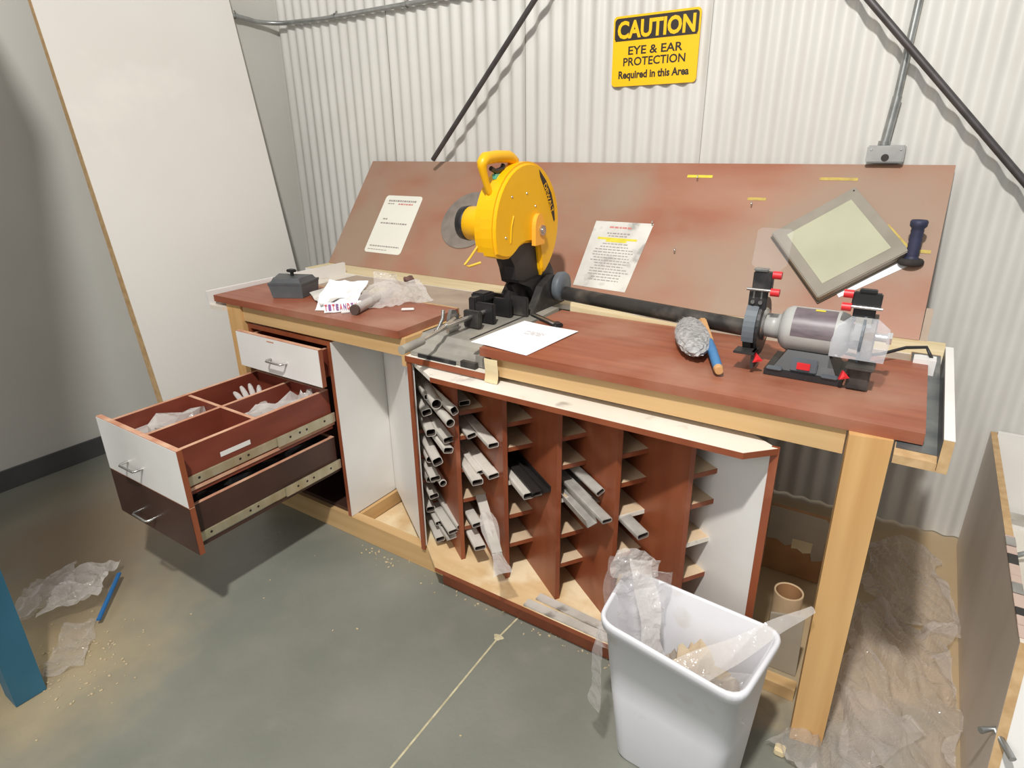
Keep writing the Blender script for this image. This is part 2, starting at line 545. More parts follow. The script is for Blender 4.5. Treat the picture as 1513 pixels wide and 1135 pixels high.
# ------------------------------------------------------------------ the setting
def floor_material():
    m = mat('painted_concrete', srgb(132, 133, 123), srgb(120, 122, 112), scale=2.5, rough=0.38, dirt=srgb(136, 134, 122), dirt_scale=7, dlo=0.55, dhi=0.85,
            bump=0.08, bscale=60)
    nt = m.node_tree
    N, L = nt.nodes, nt.links
    b = N['Principled BSDF']
    tc = [n for n in N if n.type == 'TEX_COORD'][0]

    def patch(cx, cy, r, soft, col, strength, sc=5.0, sx=1.0, sy=1.0):
        src = b.inputs['Base Color'].links[0].from_socket
        mp = N.new('ShaderNodeMapping')
        mp.inputs['Location'].default_value = (-cx * sx, -cy * sy, 0)
        mp.inputs['Scale'].default_value = (sx, sy, 1)
        L.new(tc.outputs['Object'], mp.inputs['Vector'])
        ln = N.new('ShaderNodeVectorMath')
        ln.operation = 'LENGTH'
        L.new(mp.outputs[0], ln.inputs[0])
        nz = N.new('ShaderNodeTexNoise')
        nz.inputs['Scale'].default_value = sc
        nz.inputs['Detail'].default_value = 6
        L.new(tc.outputs['Object'], nz.inputs['Vector'])
        ma = N.new('ShaderNodeMath')
        ma.operation = 'MULTIPLY_ADD'
        ma.inputs[1].default_value = r * 1.1
        L.new(nz.outputs['Fac'], ma.inputs[0])
        L.new(ln.outputs['Value'], ma.inputs[2])
        mr = N.new('ShaderNodeMapRange')
        mr.inputs['From Min'].default_value = r * 1.55 - soft
        mr.inputs['From Max'].default_value = r * 1.55 + soft
        mr.inputs['To Min'].default_value = strength
        mr.inputs['To Max'].default_value = 0
        L.new(ma.outputs[0], mr.inputs['Value'])
        mx = N.new('ShaderNodeMix')
        mx.data_type = 'RGBA'
        L.new(mr.outputs[0], mx.inputs[0])
        L.new(src, mx.inputs[6])
        mx.inputs[7].default_value = col
        L.new(mx.outputs[2], b.inputs['Base Color'])
    dust = srgb(186, 162, 126)
    patch(2.45, 0.85, 0.75, 0.18, dust, 0.95, sx=1.25)      # sawdust under the end of the bench
    patch(1.5, 0.9, 0.7, 0.2, dust, 0.8, sx=0.5)            # and behind it
    patch(0.25, -0.95, 0.30, 0.22, srgb(190, 168, 128), 0.75, sc=9)
    patch(-0.3, -0.55, 0.45, 0.3, srgb(128, 104, 76), 0.7, sc=4)
    return m


flo = solo('floor', MB().add([(-1.05, -8, 0), (7, -8, 0), (7, 1.4, 0), (-1.05, 1.4, 0)], [(0, 1, 2, 3)]), floor_material(), kind='structure')
joint = MB()
pts = [(1.406, 0.01), (1.400, -0.10), (1.408, -0.30), (1.421, -0.61), (1.43, -0.95), (1.435, -2.2)]
vs = []
for i, (x, y) in enumerate(pts):
    vs += [(x - 0.003, y, 0.0008), (x + 0.003, y, 0.0008)]
joint.add(vs, [(2 * i, 2 * i + 1, 2 * i + 3, 2 * i + 2) for i in range(len(pts) - 1)])
fill = [(1.40 + 0.016 * math.cos(a) * (1 + 0.3 * math.sin(3 * a)), -0.105 + 0.013 * math.sin(a), 0.0016) for a in [i * PI / 8 for i in range(16)]]
joint.add(fill, [tuple(range(16))])
solo('trim_1', joint, mat('joint_filler', srgb(206, 196, 160), srgb(180, 170, 138), scale=40, rough=0.8), kind='structure')

# corrugated back wall
pitch, amp, seg = 0.0685, 0.0075, 10
n = int((4.6 + 1.026) / pitch * seg)
vs, fs = [], []
for i in range(n + 1):
    x = -1.026 + i * pitch / seg
    y = 1.275 + amp * math.cos(2 * PI * i / seg)
    vs += [(x, y, 0.008), (x, y, 3.6)]
fs = [(2 * i, 2 * i + 2, 2 * i + 3, 2 * i + 1) for i in range(n)]
solo('wall_back', MB().add(vs, fs, True), M['wallmetal'], kind='structure')
lap = MB()
for k in (12, 24, 36):
    x = -1.026 + k * pitch + pitch * 0.42
    lap.box(x, 1.2655, 0.01, x + 0.0015, 1.270, 3.6)
solo('trim_2', lap, mat('sheet_lap_shadow_gap', srgb(150, 148, 142), rough=0.7), kind='structure')

# flat left wall
vs = [(-1.025, 1.30, 0), (-1.025, -0.9, 0), (-1.025, -3.0, 0), (-1.025, 1.30, 3.6), (-1.025, -0.9, 3.6), (-1.025, -3.0, 3.6)]
solo('wall_left', MB().add(vs, [(0, 1, 4, 3), (1, 2, 5, 4)]), M['wallpaint'], kind='structure')
bb = MB()
for a, b in (((-1.0245, 1.262), (-1.0245, -3.0)),):
    bb.prism([(a[0], a[1]), (b[0], b[1]), (b[0] + 0.014, b[1]), (a[0] + 0.014, a[1])], 'z', 0.001, 0.095)
solo('baseboard_left', bb, M['basebd'], kind='structure')

# white panel leaning on the left wall
t = thing('leaning_panel', 'tall white sheet panel with raw wood edge leaning on the left wall', 'panel', (-0.56, 0.46, 0.0))
d = Vector((-0.42, 0, 2.40)).normalized()
nn = Vector((d.z, 0, -d.x))
A = Vector((-0.555, 0.0, 0.004))
mb = MB()
th = 0.018
q = [A, A + Vector((0, 0.925, 0)), A + Vector((0, 0.925, 0)) + d * 2.36, A + d * 2.36]
tk = [0.060, 0.060, 0.018, 0.018]
mb.add([p for p in q] + [p - nn * k_ for p, k_ in zip(q, tk)], [(0, 1, 2, 3), (7, 6, 5, 4), (0, 3, 7, 4), (1, 5, 6, 2), (3, 2, 6, 7), (0, 4, 5, 1)])
part('sheet', mb, M['board'], t)
mb = MB()
E0, E1 = A + Vector((0, -0.0015, 0)), A + Vector((0, -0.0015, 0)) + d * 2.36
G = Vector((0, 0.0014, 0))
mb.add([E0, E1, E1 - nn * 0.018, E0 - nn * 0.060, E0 + G, E1 + G, E1 - nn * 0.018 + G, E0 - nn * 0.060 + G],
       [(0, 1, 2, 3), (4, 7, 6, 5), (0, 4, 5, 1), (3, 2, 6, 7)])
part('edge_strip', mb, M['mdf'], t, 'raw brown board edge')

# conduit along left and back wall
cy = 1.245
pts = [(-0.990, 0.95, 2.10), (-0.990, 1.02, 2.097), (-0.990, 1.08, 2.092)]
for k in range(7):
    a = k / 6 * PI / 2
    pts.append((-0.990 + 0.14 * (1 - math.cos(a)), 1.105 + 0.14 * math.sin(a), 2.088))
pts += [(-0.6, cy, 2.080), (0.07, cy, 2.083), (1.5, cy, 2.10), (3.2, cy, 2.13)]
t = thing('wall_conduit', 'galvanised conduit bending round the wall corner near the ceiling end', 'conduit', (-0.96, 1.24, 2.08))
part('pipe', MB().tube(pts, 0.0115, n=12), M['galv'], t)
for x in (-0.52, -0.02, 0.5):
    mb = MB().tube([(x, cy, 2.096), (x, cy + 0.012, 2.096), (x, cy + 0.02, 2.110)], 0.004, n=6)
    mb.lathe((x - 0.01, cy, 2.081), (1, 0, 0), [(0, 0.0135), (0.02, 0.0135)], n=12)
    part('strap', mb, M['galv'], t)
part('strap', MB().lathe((-0.990, 0.985, 2.098), (0, 1, 0), [(0, 0.0135), (0.02, 0.0135)], n=12).tube([(-.990, .995, 2.110), (-1.000, .995, 2.125)], .004, n=6), M['galv'], t)

t = thing('vertical_conduit', 'galvanised conduit dropping to the electrical box above the backboard', 'conduit', (2.118, 1.25, 1.433))
part('pipe', MB().tube([(2.108, 1.25, 1.435), (2.118, 1.25, 1.58), (2.127, 1.25, 1.86), (2.14, 1.25, 2.6), (2.15, 1.25, 3.4)], 0.0115, n=12), M['galv'], t)
part('coupling', MB().cyl((2.108, 1.25, 1.435), (2.1195, 1.25, 1.585), 0.0145, n=14), M['galv'], t)
part('locknut', MB().cyl((2.107, 1.25, 1.434), (2.1075, 1.25, 1.447), 0.019, n=8), M['galv'], t)
t = thing('electrical_box', 'grey steel electrical box standing just above the backboard edge', 'box', (2.118, 1.24, 1.377))
part('box_body', MB().box(2.062, 1.215, 1.377, 2.175, 1.266, 1.433, bev=0.004), mat('box_steel', srgb(168, 168, 166), srgb(150, 150, 148), scale=12, rough=0.45, metal=0.3), t)
part('knockout', MB().cyl((2.120, 1.2145, 1.394), (2.120, 1.2165, 1.394), 0.012, n=16), M['ink'], t, 'dark open hole')
part('screw', bolt(bolt(MB(), (2.075, 1.215, 1.420), (0, -1, 0)), (2.163, 1.215, 1.420), (0, -1, 0)), M['chrome'], t)

# bracing rods
def rod(name, a, b, label):
    a, b = Vector(a), Vector(b)
    solo(name, MB().cyl(a, b, 0.0115, n=12), M['rod'], label, 'rod', None, loc=tuple(a))
da = Vector((0.599, 0, 0.628))
p0 = Vector((0.169, 1.1625, 1.3825))
da = Vector((0.590, 0, 0.618))
rod('bracing_rod', p0 - da * 0.0, p0 + da * 3.2, 'dark bracing rod rising to the right, left of the yellow sign')
db = Vector((0.516, 0, -0.541))
p1 = Vector((1.992, 1.2, 1.868))
rod('bracing_rod', p1 - db * 2.9, p1 + db * 3.3, 'dark bracing rod slanting down right, in front of the vertical conduit')

# caution sign
sx, sy, sz0, sz1 = 1.251, 1.2645, 1.667, 1.921
t = thing('caution_sign', 'yellow and black caution sign on the corrugated wall above the saw', 'sign', (1.251, 1.262, 1.667))


def rrect(cx, cz, w, h, r, k=5):
    o = []
    for (sx_, sz_, a0) in ((1, 1, 0), (-1, 1, 90), (-1, -1, 180), (1, -1, 270)):
        for i in range(k + 1):
            a = math.radians(a0 + 90 * i / k)
            o.append((cx + sx_ * (w / 2 - r) + r * math.cos(a), cz + sz_ * (h / 2 - r) + r * math.sin(a)))
    return o


part('plate', MB().prism(rrect(sx, 1.794, 0.356, 0.254, 0.016), 'y', 1.262, 1.2645), M['yellow_sign'], t)
hd = rrect(sx, 1.872, 0.342, 0.082, 0.014)
hd = [(x, max(z, 1.832)) for x, z in hd]
hd = [(x if z > 1.8321 else (sx + math.copysign(0.171, x - sx)), z) for x, z in hd]
part('header_band', MB().prism(hd, 'y', 1.2612, 1.262), M['ink'], t, 'black band')
ff = lambda x, z: frame_at((x, 1.2608, z), (1, 0, 0), (0, 0, 1))
part('lettering', text_mb('CAUTION', ff(sx, 1.871), 0.318, 0.064, 0.0002, bold=0.035), M['yellow_sign'], t, 'yellow word CAUTION')
lm = text_mb('EYE & EAR', ff(sx + 0.003, 1.796), 0.225, 0.031, -0.0006, bold=0.02)
for s_, z_, w_, h_, b_ in (('PROTECTION', 1.756, 0.258, 0.031, 0.02), ('Required in this Area', 1.705, 0.295, 0.038, 0.035)):
    x_ = text_mb(s_, ff(sx, z_), w_, h_, -0.0006, bold=b_)
    lm.add(x_.v, x_.f)
part('lettering', lm, M['ink'], t, 'black lines EYE & EAR PROTECTION Required in this Area')

# ------------------------------------------------------------------ bench frame, worktops
H = 0.91
t = thing('workbench', 'long pine workbench with two stout legs and a white gutter round its edge', 'workbench', (1.15, 0.3, 0))
mb = MB()
bot = [(2.240, 0.016), (2.3135, 0.030), (2.308, 0.066), (2.235, 0.052)]
top = [(2.2335, 0.006), (2.313, 0.020), (2.309, 0.058), (2.228, 0.046)]
mb.add([(x, y, 0.001) for x, y in bot] + [(x, y, 0.8845) for x, y in top], [(3, 2, 1, 0), (4, 5, 6, 7), (0, 1, 5, 4), (1, 2, 6, 5), (2, 3, 7, 6), (3, 0, 4, 7)])
part('leg', mb, M['pine_z'], t)
part('leg', box(0.032, 0.022, 0.001, 0.120, 0.060, 0.8845), M['pine_z'], t)
part('leg', box(0.032, 0.30, 0.001, 0.120, 0.338, 0.8845), M['pine_z'], t)
part('leg', box(2.228, 0.46, 0.001, 2.316, 0.498, 0.8845), M['pine_z'], t)
part('apron', box(0.122, 0.030, 0.822, 0.950, 0.068, 0.884), M['pine'], t)
part('apron', box(1.300, 0.036, 0.824, 2.226, 0.072, 0.884), M['pine'], t)
part('apron', box(0.950, 0.030, 0.790, 0.972, 0.33, 0.884), M['pine_y'], t)
part('back_rail', box(0.0, 0.3385, 0.874, 0.935, 0.356, 0.908), M['mdf'], t, 'yellow wood strip behind the left worktop')
part('back_rail', box(1.29, 0.478, 0.80, 2.226, 0.512, 0.884), M['pine'], t)
# gutter
part('gutter_floor', box(-0.050, 0.0, 0.8545, 0.031, 0.72, 0.8715), M['white_dirty'], t)
part('gutter_floor', box(0.031, 0.357, 0.8545, 0.955, 0.711, 0.8715), M['tray'], t, 'dusty grey gutter behind the left worktop')
part('gutter_floor', box(1.26, 0.5135, 0.8545, 2.318, 0.711, 0.8715), M['tray'], t)
part('gutter_floor', box(2.3165, -0.035, 0.862, 2.388, 0.711, 0.880), M['mdf'], t)
part('gutter_liner', box(2.318, 0.0, 0.8805, 2.388, 0.70, 0.8815), mat('dark_gutter_bottom', srgb(70, 76, 78), srgb(120, 122, 118), scale=9, rough=0.3), t, 'dark gutter bottom')  # thin dark sheet over the gutter bottom
part('gutter_side', box(-0.066, 0.0, 0.8545, -0.0505, 0.72, 0.924), M['white'], t)
part('gutter_side', box(2.389, -0.035, 0.862, 2.407, 0.62, 0.930), M['mdf'], t)
part('gutter_facing', box(2.389, -0.034, 0.9305, 2.407, 0.619, 0.932), M['white'], t, 'white melamine top')
part('gutter_facing', box(2.3875, -0.034, 0.8815, 2.3885, 0.60, 0.9300), mat('dark_inner_facing', srgb(70, 74, 76), srgb(60, 64, 66), scale=6, rough=0.35), t)
part('gutter_strip', box(-0.34, 0.711, 0.8545, 0.98, 0.875, 0.8735), M['cream'], t)
part('gutter_strip', box(-0.34, 0.7095, 0.8545, 0.98, 0.7108, 0.8733), M['white'], t, 'white edge')
part('gutter_strip', box(0.98, 0.711, 0.8545, 2.40, 0.875, 0.8735), M['cream'], t)
part('gutter_strip', box(0.98, 0.7095, 0.8545, 2.40, 0.7108, 0.8733), M['white_dirty'], t, 'white edge')
part('end_block', box(2.322, 0.50, 0.882, 2.372, 0.545, 0.922), M['white'], t)
# saw shelf (sill) under the chop saw
part('saw_shelf', box(0.975, 0.022, 0.813, 1.292, 0.70, 0.8305), M['white_dirty'], t)
part('shelf_edge', box(0.975, 0.018, 0.8125, 1.292, 0.0215, 0.831), M['cherry'], t)
# base frame on the floor
part('sole_plate', box(0.05, 0.032, 0.001, 1.075, 0.070, 0.090), M['pine'], t)
part('sole_plate', box(2.11, 0.14, 0.001, 2.225, 0.178, 0.040), M['pine'], t)

wl = solo('left_worktop', MB().prism([(-0.030, 0.012), (0.957, 0.014), (0.945, 0.337), (0.0, 0.337), (-0.045, 0.337)], 'z', 0.885, 0.910),
          [M['cherry_top']], 'short red-brown laminate worktop left of the saw, holding wrappers', 'worktop', loc=(0.45, 0.17, 0.885))
wr = solo('right_worktop', MB().prism([(1.274, 0.016), (2.3625, 0.028), (2.356, 0.512), (1.271, 0.509)], 'z', 0.885, 0.910),
          [M['cherry_top']], 'long red-brown laminate worktop carrying the bench grinder', 'worktop', loc=(1.8, 0.25, 0.885))

# slanted backboard
B0 = Vector((0, 0.864, 0.875))
B1 = Vector((0, 1.250, 1.371))
BS = (B1 - B0)
BL = BS.length
BS.normalize()
BN = Vector((0, -BS.z, BS.y))     # towards the room
t_board = thing('backboard', 'big dusty red-brown board leaning back behind the bench', 'board', (1.0, 0.87, 0.875))
th = 0.016
mb = MB()
q = [Vector((-0.340, B0.y, B0.z)), Vector((2.331, B0.y, B0.z)), Vector((2.325, B1.y, B1.z)), Vector((-0.335, B1.y, B1.z))]
mb.add(q + [p - BN * th for p in q], [(0, 1, 2, 3), (7, 6, 5, 4), (0, 4, 5, 1), (1, 5, 6, 2), (2, 6, 7, 3), (3, 7, 4, 0)])
part('panel', mb, M['cherry_dusty'], t_board)
mb = MB()
q = [Vector((2.3325, B0.y, B0.z - 0.004)), Vector((2.352, B0.y, B0.z - 0.004)), Vector((2.352, B0.y, B0.z)) + BS * 0.11, Vector((2.3325, B0.y, B0.z)) + BS * 0.11]
mb.add(q + [p - BN * 0.03 for p in q], [(0, 1, 2, 3), (7, 6, 5, 4), (0, 4, 5, 1), (1, 5, 6, 2), (2, 6, 7, 3), (3, 7, 4, 0)])
part('support_block', mb, M['tray'], t_board)


def bp(x, s, h=0.0):
    """point on the backboard: x, s up the slope measured from y .864 z .86, h proud of it"""
    return Vector((x, 0.864, 0.86)) + Vector((0, 0.6111, 0.7916)) * s + BN * h


# re-express: measured slope line and built board share the same plane
def bframe(x, s, h=0.0, ang=0.0):
    a = Vector((1, 0, 0)) * math.cos(ang) + BS * math.sin(ang)
    b_ = -Vector((1, 0, 0)) * math.sin(ang) + BS * math.cos(ang)
    p = bp(x, s)
    p = p + BN * ((B0 - p).dot(BN) + h)
    return frame_at(p, a, b_)


def plank(fr, w, h, th, mb=None, bev=0.0):
    mb = mb or MB()
    return mb.box(-w / 2, -h / 2, 0, w / 2, h / 2, th, fr, bev)


def lines(fr, rows, th):
    """rows: (x centre, y centre, width, height) little print bars, broken into words"""
    mb = MB()
    for (cx, cy_, w_, h_) in rows:
        x = cx - w_ / 2
        while x < cx + w_ / 2 - 0.003:
            ww = min(random.uniform(0.007, 0.02), cx + w_ / 2 - x)
            mb.box(x, cy_ - h_ / 2, th, x + ww, cy_ + h_ / 2, th + 0.0004, fr)
            x += ww + 0.004
    return mb


# laminated card (left)
fr = bframe(0.003, 0.265, 0.0005)
t = thing('laminated_card', 'rounded white laminated card left of the saw on the backboard', 'notice', fr.translation)
mb = MB().prism(rrect(0, 0, 0.25, 0.333, 0.018), 'y', 0, 0.0012)
mb.tf(fr @ Matrix(((1, 0, 0, 0), (0, 0, 1, 0), (0, 1, 0, 0), (0, 0, 0, 1))))
part('card', mb, M['card'], t)
part('handwriting', lines(fr, [(0, 0.135, 0.19, 0.010), (-0.07, 0.118, 0.05, 0.006), (-0.07, 0.028, 0.03, 0.008), (0.0, 0.004, 0.18, 0.008), (0.0, -0.128, 0.2, 0.007), (-0.04, -0.148, 0.13, 0.004)], 0.0013), M['print'], t, kind='stuff')
part('handwriting', lines(fr, [(0.03, 0.117, 0.10, 0.008)], 0.0013), M['print_red'], t, 'red marker line', kind='stuff')
# laminated sheet (centre)
fr = bframe(1.236, 0.204, 0.0005, 0.0)
t = thing('instruction_sheet', 'grimy printed sheet with a yellow highlighted line, right of the saw', 'notice', fr.translation)
part('sheet', MB().add([fr @ Vector(v) for v in [(-0.124, -0.149, 0), (0.107, -0.155, 0), (0.135, 0.153, 0), (-0.118, 0.152, 0), (-0.124, -0.149, 0.001), (0.107, -0.155, 0.001), (0.135, 0.153, 0.001), (-0.118, 0.152, 0.001)]],
                      [(3, 2, 1, 0), (4, 5, 6, 7), (0, 1, 5, 4), (1, 2, 6, 5), (2, 3, 7, 6), (3, 0, 4, 7)]), M['sheet'], t)
part('printing', lines(fr, [(0.0, 0.098, 0.10, 0.006), (0.0, 0.086, 0.08, 0.005), (0.0, 0.05, 0.11, 0.004)] + [(random.uniform(-0.01, 0.01), 0.036 - k * 0.0125, random.uniform(0.12, 0.18), 0.0042) for k in range(13)], 0.0011), M['print'], t, kind='stuff')
part('printing', lines(fr, [(0.0, 0.126, 0.095, 0.008)], 0.0011), M['print_red'], t, 'red heading', kind='stuff')
part('highlight', MB().box(-0.085, 0.068, 0.0011, 0.088, 0.078, 0.0014, fr).box(-0.045, 0.058, 0.0011, 0.045, 0.068, 0.0014, fr), M['hilite'], t, 'yellow highlighter stroke')

# abrasive disc hung behind the saw
fr = bframe(0.462, 0.318, 0.001)
c = fr.translation
solo('abrasive_disc', MB().lathe(c, BN, [(0, 0.0), (0, 0.150), (0.003, 0.152), (0.004, 0.150), (0.004, 0.013), (0.002, 0.013), (0.002, 0)], n=48, smooth=False), M['stonewheel'],
     'grey abrasive cutting disc hung on the backboard behind the saw', 'disc', loc=tuple(c))

# yellow label tapes
for i, (x, s, w_, lab) in enumerate(((1.495, 0.580, 0.10, 'short yellow label tape at the board top, nearest the sign'), (1.734, 0.487, 0.066, 'smallest yellow label tape, above a hook mid-board'),
                                     (1.990, 0.579, 0.122, 'longest faded yellow label tape, above the framed panel'))):
    fr = bframe(x, s, 0.0004)
    solo('label_tape', plank(fr, w_, 0.012, 0.0006), M['tape'] if i else M['hilite'], lab, 'tape', 'yellow label tapes', loc=tuple(fr.translation))
# screw hooks
for x, s, lab in ((1.492, 0.560, 'tiny screw hook under the yellow tape nearest the sign'), (1.724, 0.452, 'tiny screw hook under the smallest yellow tape'),
                  (1.492, 0.236, 'tiny screw hook lowest on the open board'), (1.368, 0.350, 'tiny screw at the top right corner of the printed sheet')):
    fr = bframe(x, s, 0.0)
    p = fr.translation
    mb = MB().tube([p, p + BN * 0.014, p + BN * 0.018 + BS * 0.004, p + BN * 0.016 + BS * 0.012], 0.0024, n=8)
    solo('screw_hook', mb, M['chrome'], lab, 'hook', 'hooks screwed into the backboard', loc=tuple(p))

# framed panel
ang = math.atan2(-(0.373 - 0.123), 2.06 - 1.824)   # lower left edge direction
fr = bframe(2.040, 0.312, 0.002, math.radians(-49.0))
t = thing('framed_panel', 'grey framed square panel with pale green face, hung tilted on its corner', 'panel', fr.translation)
W_, H_ = 0.305, 0.300
part('frame', plank(fr, W_, H_, 0.036, bev=0.003), M['pframe'], t)
fr2 = fr.copy()
part('screen', MB().box(-W_ / 2 + 0.038, -H_ / 2 + 0.036, 0.0362, W_ / 2 - 0.038, H_ / 2 - 0.036, 0.0372, fr), M['pglass'], t, 'pale green flat face')
part('rim', MB().box(-W_ / 2 - 0.004, -H_ / 2 - 0.004, 0.0, W_ / 2 + 0.004, H_ / 2 + 0.004, 0.006, fr), mat('dark_panel_side', srgb(84, 74, 62), srgb(70, 62, 52), rough=0.6), t)
part('screw', bolt(MB(), fr @ Vector((-W_ / 2 + 0.012, H_ / 2 - 0.012, 0.036)), BN, 0.003, 0.002), M['ink'], t)
fr = bframe(2.130, 0.262, 0.0008, math.radians(38))
solo('white_sheet', plank(fr, 0.24, 0.16, 0.0010), M['paper'], 'white sheet showing behind the lower right of the framed panel', 'paper', loc=tuple(fr.translation))
fr = bframe(2.215, 0.352, 0.010, math.radians(-47))
solo('yellow_pencil', plank(fr, 0.125, 0.011, 0.007, bev=0.002), M['tape'], 'yellow pencil-like stick along the upper right edge of the framed panel', 'pencil', loc=tuple(fr.translation))
fr = bframe(2.283, 0.316, 0.001, 0)
solo('label_tape', plank(fr, 0.055, 0.012, 0.0006), M['tape'], 'yellow label tape behind the navy grip', 'tape', 'yellow label tapes', loc=tuple(fr.translation))

# navy grip with foam ring
p = bframe(2.262, 0.268, 0.004).translation
ax = (BS * 0.80 + BN * 0.60).normalized()
t = thing('navy_grip_handle', 'navy ribbed grip handle with a dark foam ring, pegged at the board right end', 'handle', p)
part('grip', MB().lathe(p + ax * 0.0, ax, [(0, 0.0), (0, 0.020), (0.018, 0.021), (0.022, 0.018)] + [(0.026 + 0.007 * k, 0.0175 + (0.0012 if k % 2 else 0)) for k in range(13)] + [(0.118, 0.024), (0.132, 0.025), (0.137, 0.021), (0.134, 0.010), (0.128, 0.0)], n=24), M['navy'], t)
ring = []
nrm = ax
xx = nrm.orthogonal().normalized()
yy = nrm.cross(xx)
part('foam_ring', MB().tube([p + ax * 0.006 + (xx * math.cos(k * PI / 12) + yy * math.sin(k * PI / 12)) * 0.026 for k in range(24)], 0.0115, n=10, cyc=True), M['foam'], t)


# ------------------------------------------------------------------ drawer cabinet
t = thing('drawer_cabinet', 'red-brown drawer cabinet with two drawers pulled far out, under the left worktop', 'cabinet', (0.38, 0.3, 0.0))
cz0, cz1 = 0.0915, 0.812
part('side_panel', box(0.589, 0.032, cz0, 0.6045, 0.335, cz1), M['cherry'], t)
part('side_facing', box(0.6048, 0.034, cz0, 0.6062, 0.335, cz1 - 0.002), M['white'], t, 'white outer face')
part('side_panel', box(0.135, 0.032, cz0, 0.151, 0.335, cz1), M['cherry'], t)
part('top_panel', box(0.151, 0.032, cz1 - 0.016, 0.589, 0.335, cz1), M['cherry'], t)
part('bottom_panel', box(0.151, 0.05, cz0, 0.589, 0.60, cz0 + 0.016), M['dark_brown'], t)

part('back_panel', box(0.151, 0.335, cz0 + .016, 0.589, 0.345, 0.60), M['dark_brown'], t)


def pull(x, y, z, parent, w=0.088):
    mb = MB().tube([(x - w / 2, y, z), (x - w / 2, y - 0.022, z), (x - w / 2 + 0.006, y - 0.028, z), (x + w / 2 - 0.006, y - 0.028, z), (x + w / 2, y - 0.022, z), (x + w / 2, y, z)], 0.0042, n=8)
    part('handle', mb, M['chrome'], parent, 'chrome wire pull')


def drawer(yf, z0, z1, depth, front_mat, side_mat, label, dz, side_top):
    """front face outer surface at y=yf"""
    d = MB()
    x0, x1 = 0.166, 0.5745
    yb = yf + 0.018 + depth
    st = side_top
    d.box(x1 - 0.013, yf + 0.0182, z0 + 0.012, x1, yb, st)
    d.box(x0, yf + 0.0182, z0 + 0.012, x0 + 0.013, yb, st)
    d.box(x0 + 0.013, yb - 0.013, z0 + 0.012, x1 - 0.013, yb, st)
    d.box(x0 + 0.013, yf + 0.0182, z0 + 0.012, x1 - 0.013, yf + 0.0302, st)
    d.box(x0 + 0.013, yf + 0.030, z0 + 0.014, x1 - 0.013, yb - 0.013, z0 + 0.022)
    dr = part('drawer', d, side_mat, t, label)
    part('drawer_front', box(0.153, yf + 0.0015, z0, 0.622, yf + 0.018, z1), M['cherry'], dr)
    part('front_facing', box(0.154, yf, z0 + 0.001, 0.6205, yf + 0.0014, z1 - 0.001), front_mat, dr)
    e = MB()
    for a in ((x1 - 0.013, yf + 0.0302, x1, yb), (x0, yf + 0.0302, x0 + 0.013, yb), (x0 + 0.013, yb - 0.013, x1 - 0.013, yb)):
        e.box(a[0], a[1], st + 0.0002, a[2], a[3], st + 0.0014)
    part('edge_strip', e, M['raw_edge'], dr, 'pale worn top edge', kind='stuff')
    part('edge_strip', box(0.153, yf + 0.0015, z1 + 0.0002, 0.622, yf + 0.018, z1 + 0.0012), M['raw_edge'], dr)
    pull(0.345 if depth > 0.3 else 0.395, yf, (z0 + z1) / 2 - 0.028 if depth > .3 else (z0 + z1) / 2 - 0.01, dr)
    return dr


d1 = drawer(-0.035, 0.664, 0.815 - 0.012, 0.30, M['white'], M['cherry_in'], 'white-fronted top drawer, slightly open', 0, 0.78)
d2 = drawer(-0.570, 0.462, 0.650, 0.575, M['white'], M['cherry_in'], 'white-fronted drawer pulled far out, split in four', 0, 0.628)
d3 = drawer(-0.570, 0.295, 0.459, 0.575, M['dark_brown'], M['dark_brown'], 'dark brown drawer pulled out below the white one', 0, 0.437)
for nm, a in (('divider', (0.3665, -0.538, 0.484, 0.3785, 0.010, 0.624)), ('divider', (0.1795, -0.278, 0.484, 0.3663, -0.266, 0.6235)), ('divider', (0.3787, -0.278, 0.484, 0.5610, -0.266, 0.6235))):
    part(nm, box(*a), M['cherry_in'], d2)
    part('edge_strip', box(a[0], a[1], a[5] + .0002, a[3], a[4], a[5] + 0.0014), M['raw_edge'], d2)
for dr, zc in ((d2, 0.520), (d3, 0.325)):
    part('slide', box(0.5746, -0.548, zc - 0.016, 0.581, 0.03, zc + 0.016, bev=0.002), M['brass'], dr, 'zinc drawer slide')
    part('slide', box(0.5812, -0.22, zc - 0.019, 0.5868, 0.031, zc + 0.019, bev=0.002), M['brass'], dr, 'zinc drawer slide')
    part('slide_lip', box(0.5746, -0.548, zc - 0.032, 0.579, 0.03, zc - 0.022), M['raw_edge'] if zc > .4 else M['dark_brown'], dr)
    mb = MB()
    for k, y in enumerate((-0.50, -0.36, -0.33, -0.17, -0.13, -0.10, -0.02)):
        mb.cyl((0.5811, y, zc + 0.002), (0.5873 if y > -.22 else 0.5814, y, zc + 0.002), 0.0045, n=8)
    part('screw_hole', mb, M['ink'], dr, kind='stuff')
part('paper_label', box(0.5747, -0.418, 0.553, 0.5755, -0.312, 0.569), M['white'], d2, 'blank white sticker')
part('paper_label', box(0.34, -0.036, 0.789, 0.38, -0.0352, 0.793), M['raw_edge'], d1)

# ------------------------------------------------------------------ profile rack
RD = Vector((-0.829, 0.559, 0))       # into the rack along the dividers
RP = Vector((0.559, 0.829, 0))        # across
t = thing('profile_rack', 'red-brown slanted pigeonhole rack for offcut profiles, under the right worktop', 'rack', (1.52, 0.3, 0.0))
Z0, Z1 = 0.101, 0.7925
fx = [0.985, 1.150, 1.336, 1.526, 1.711, 1.907]


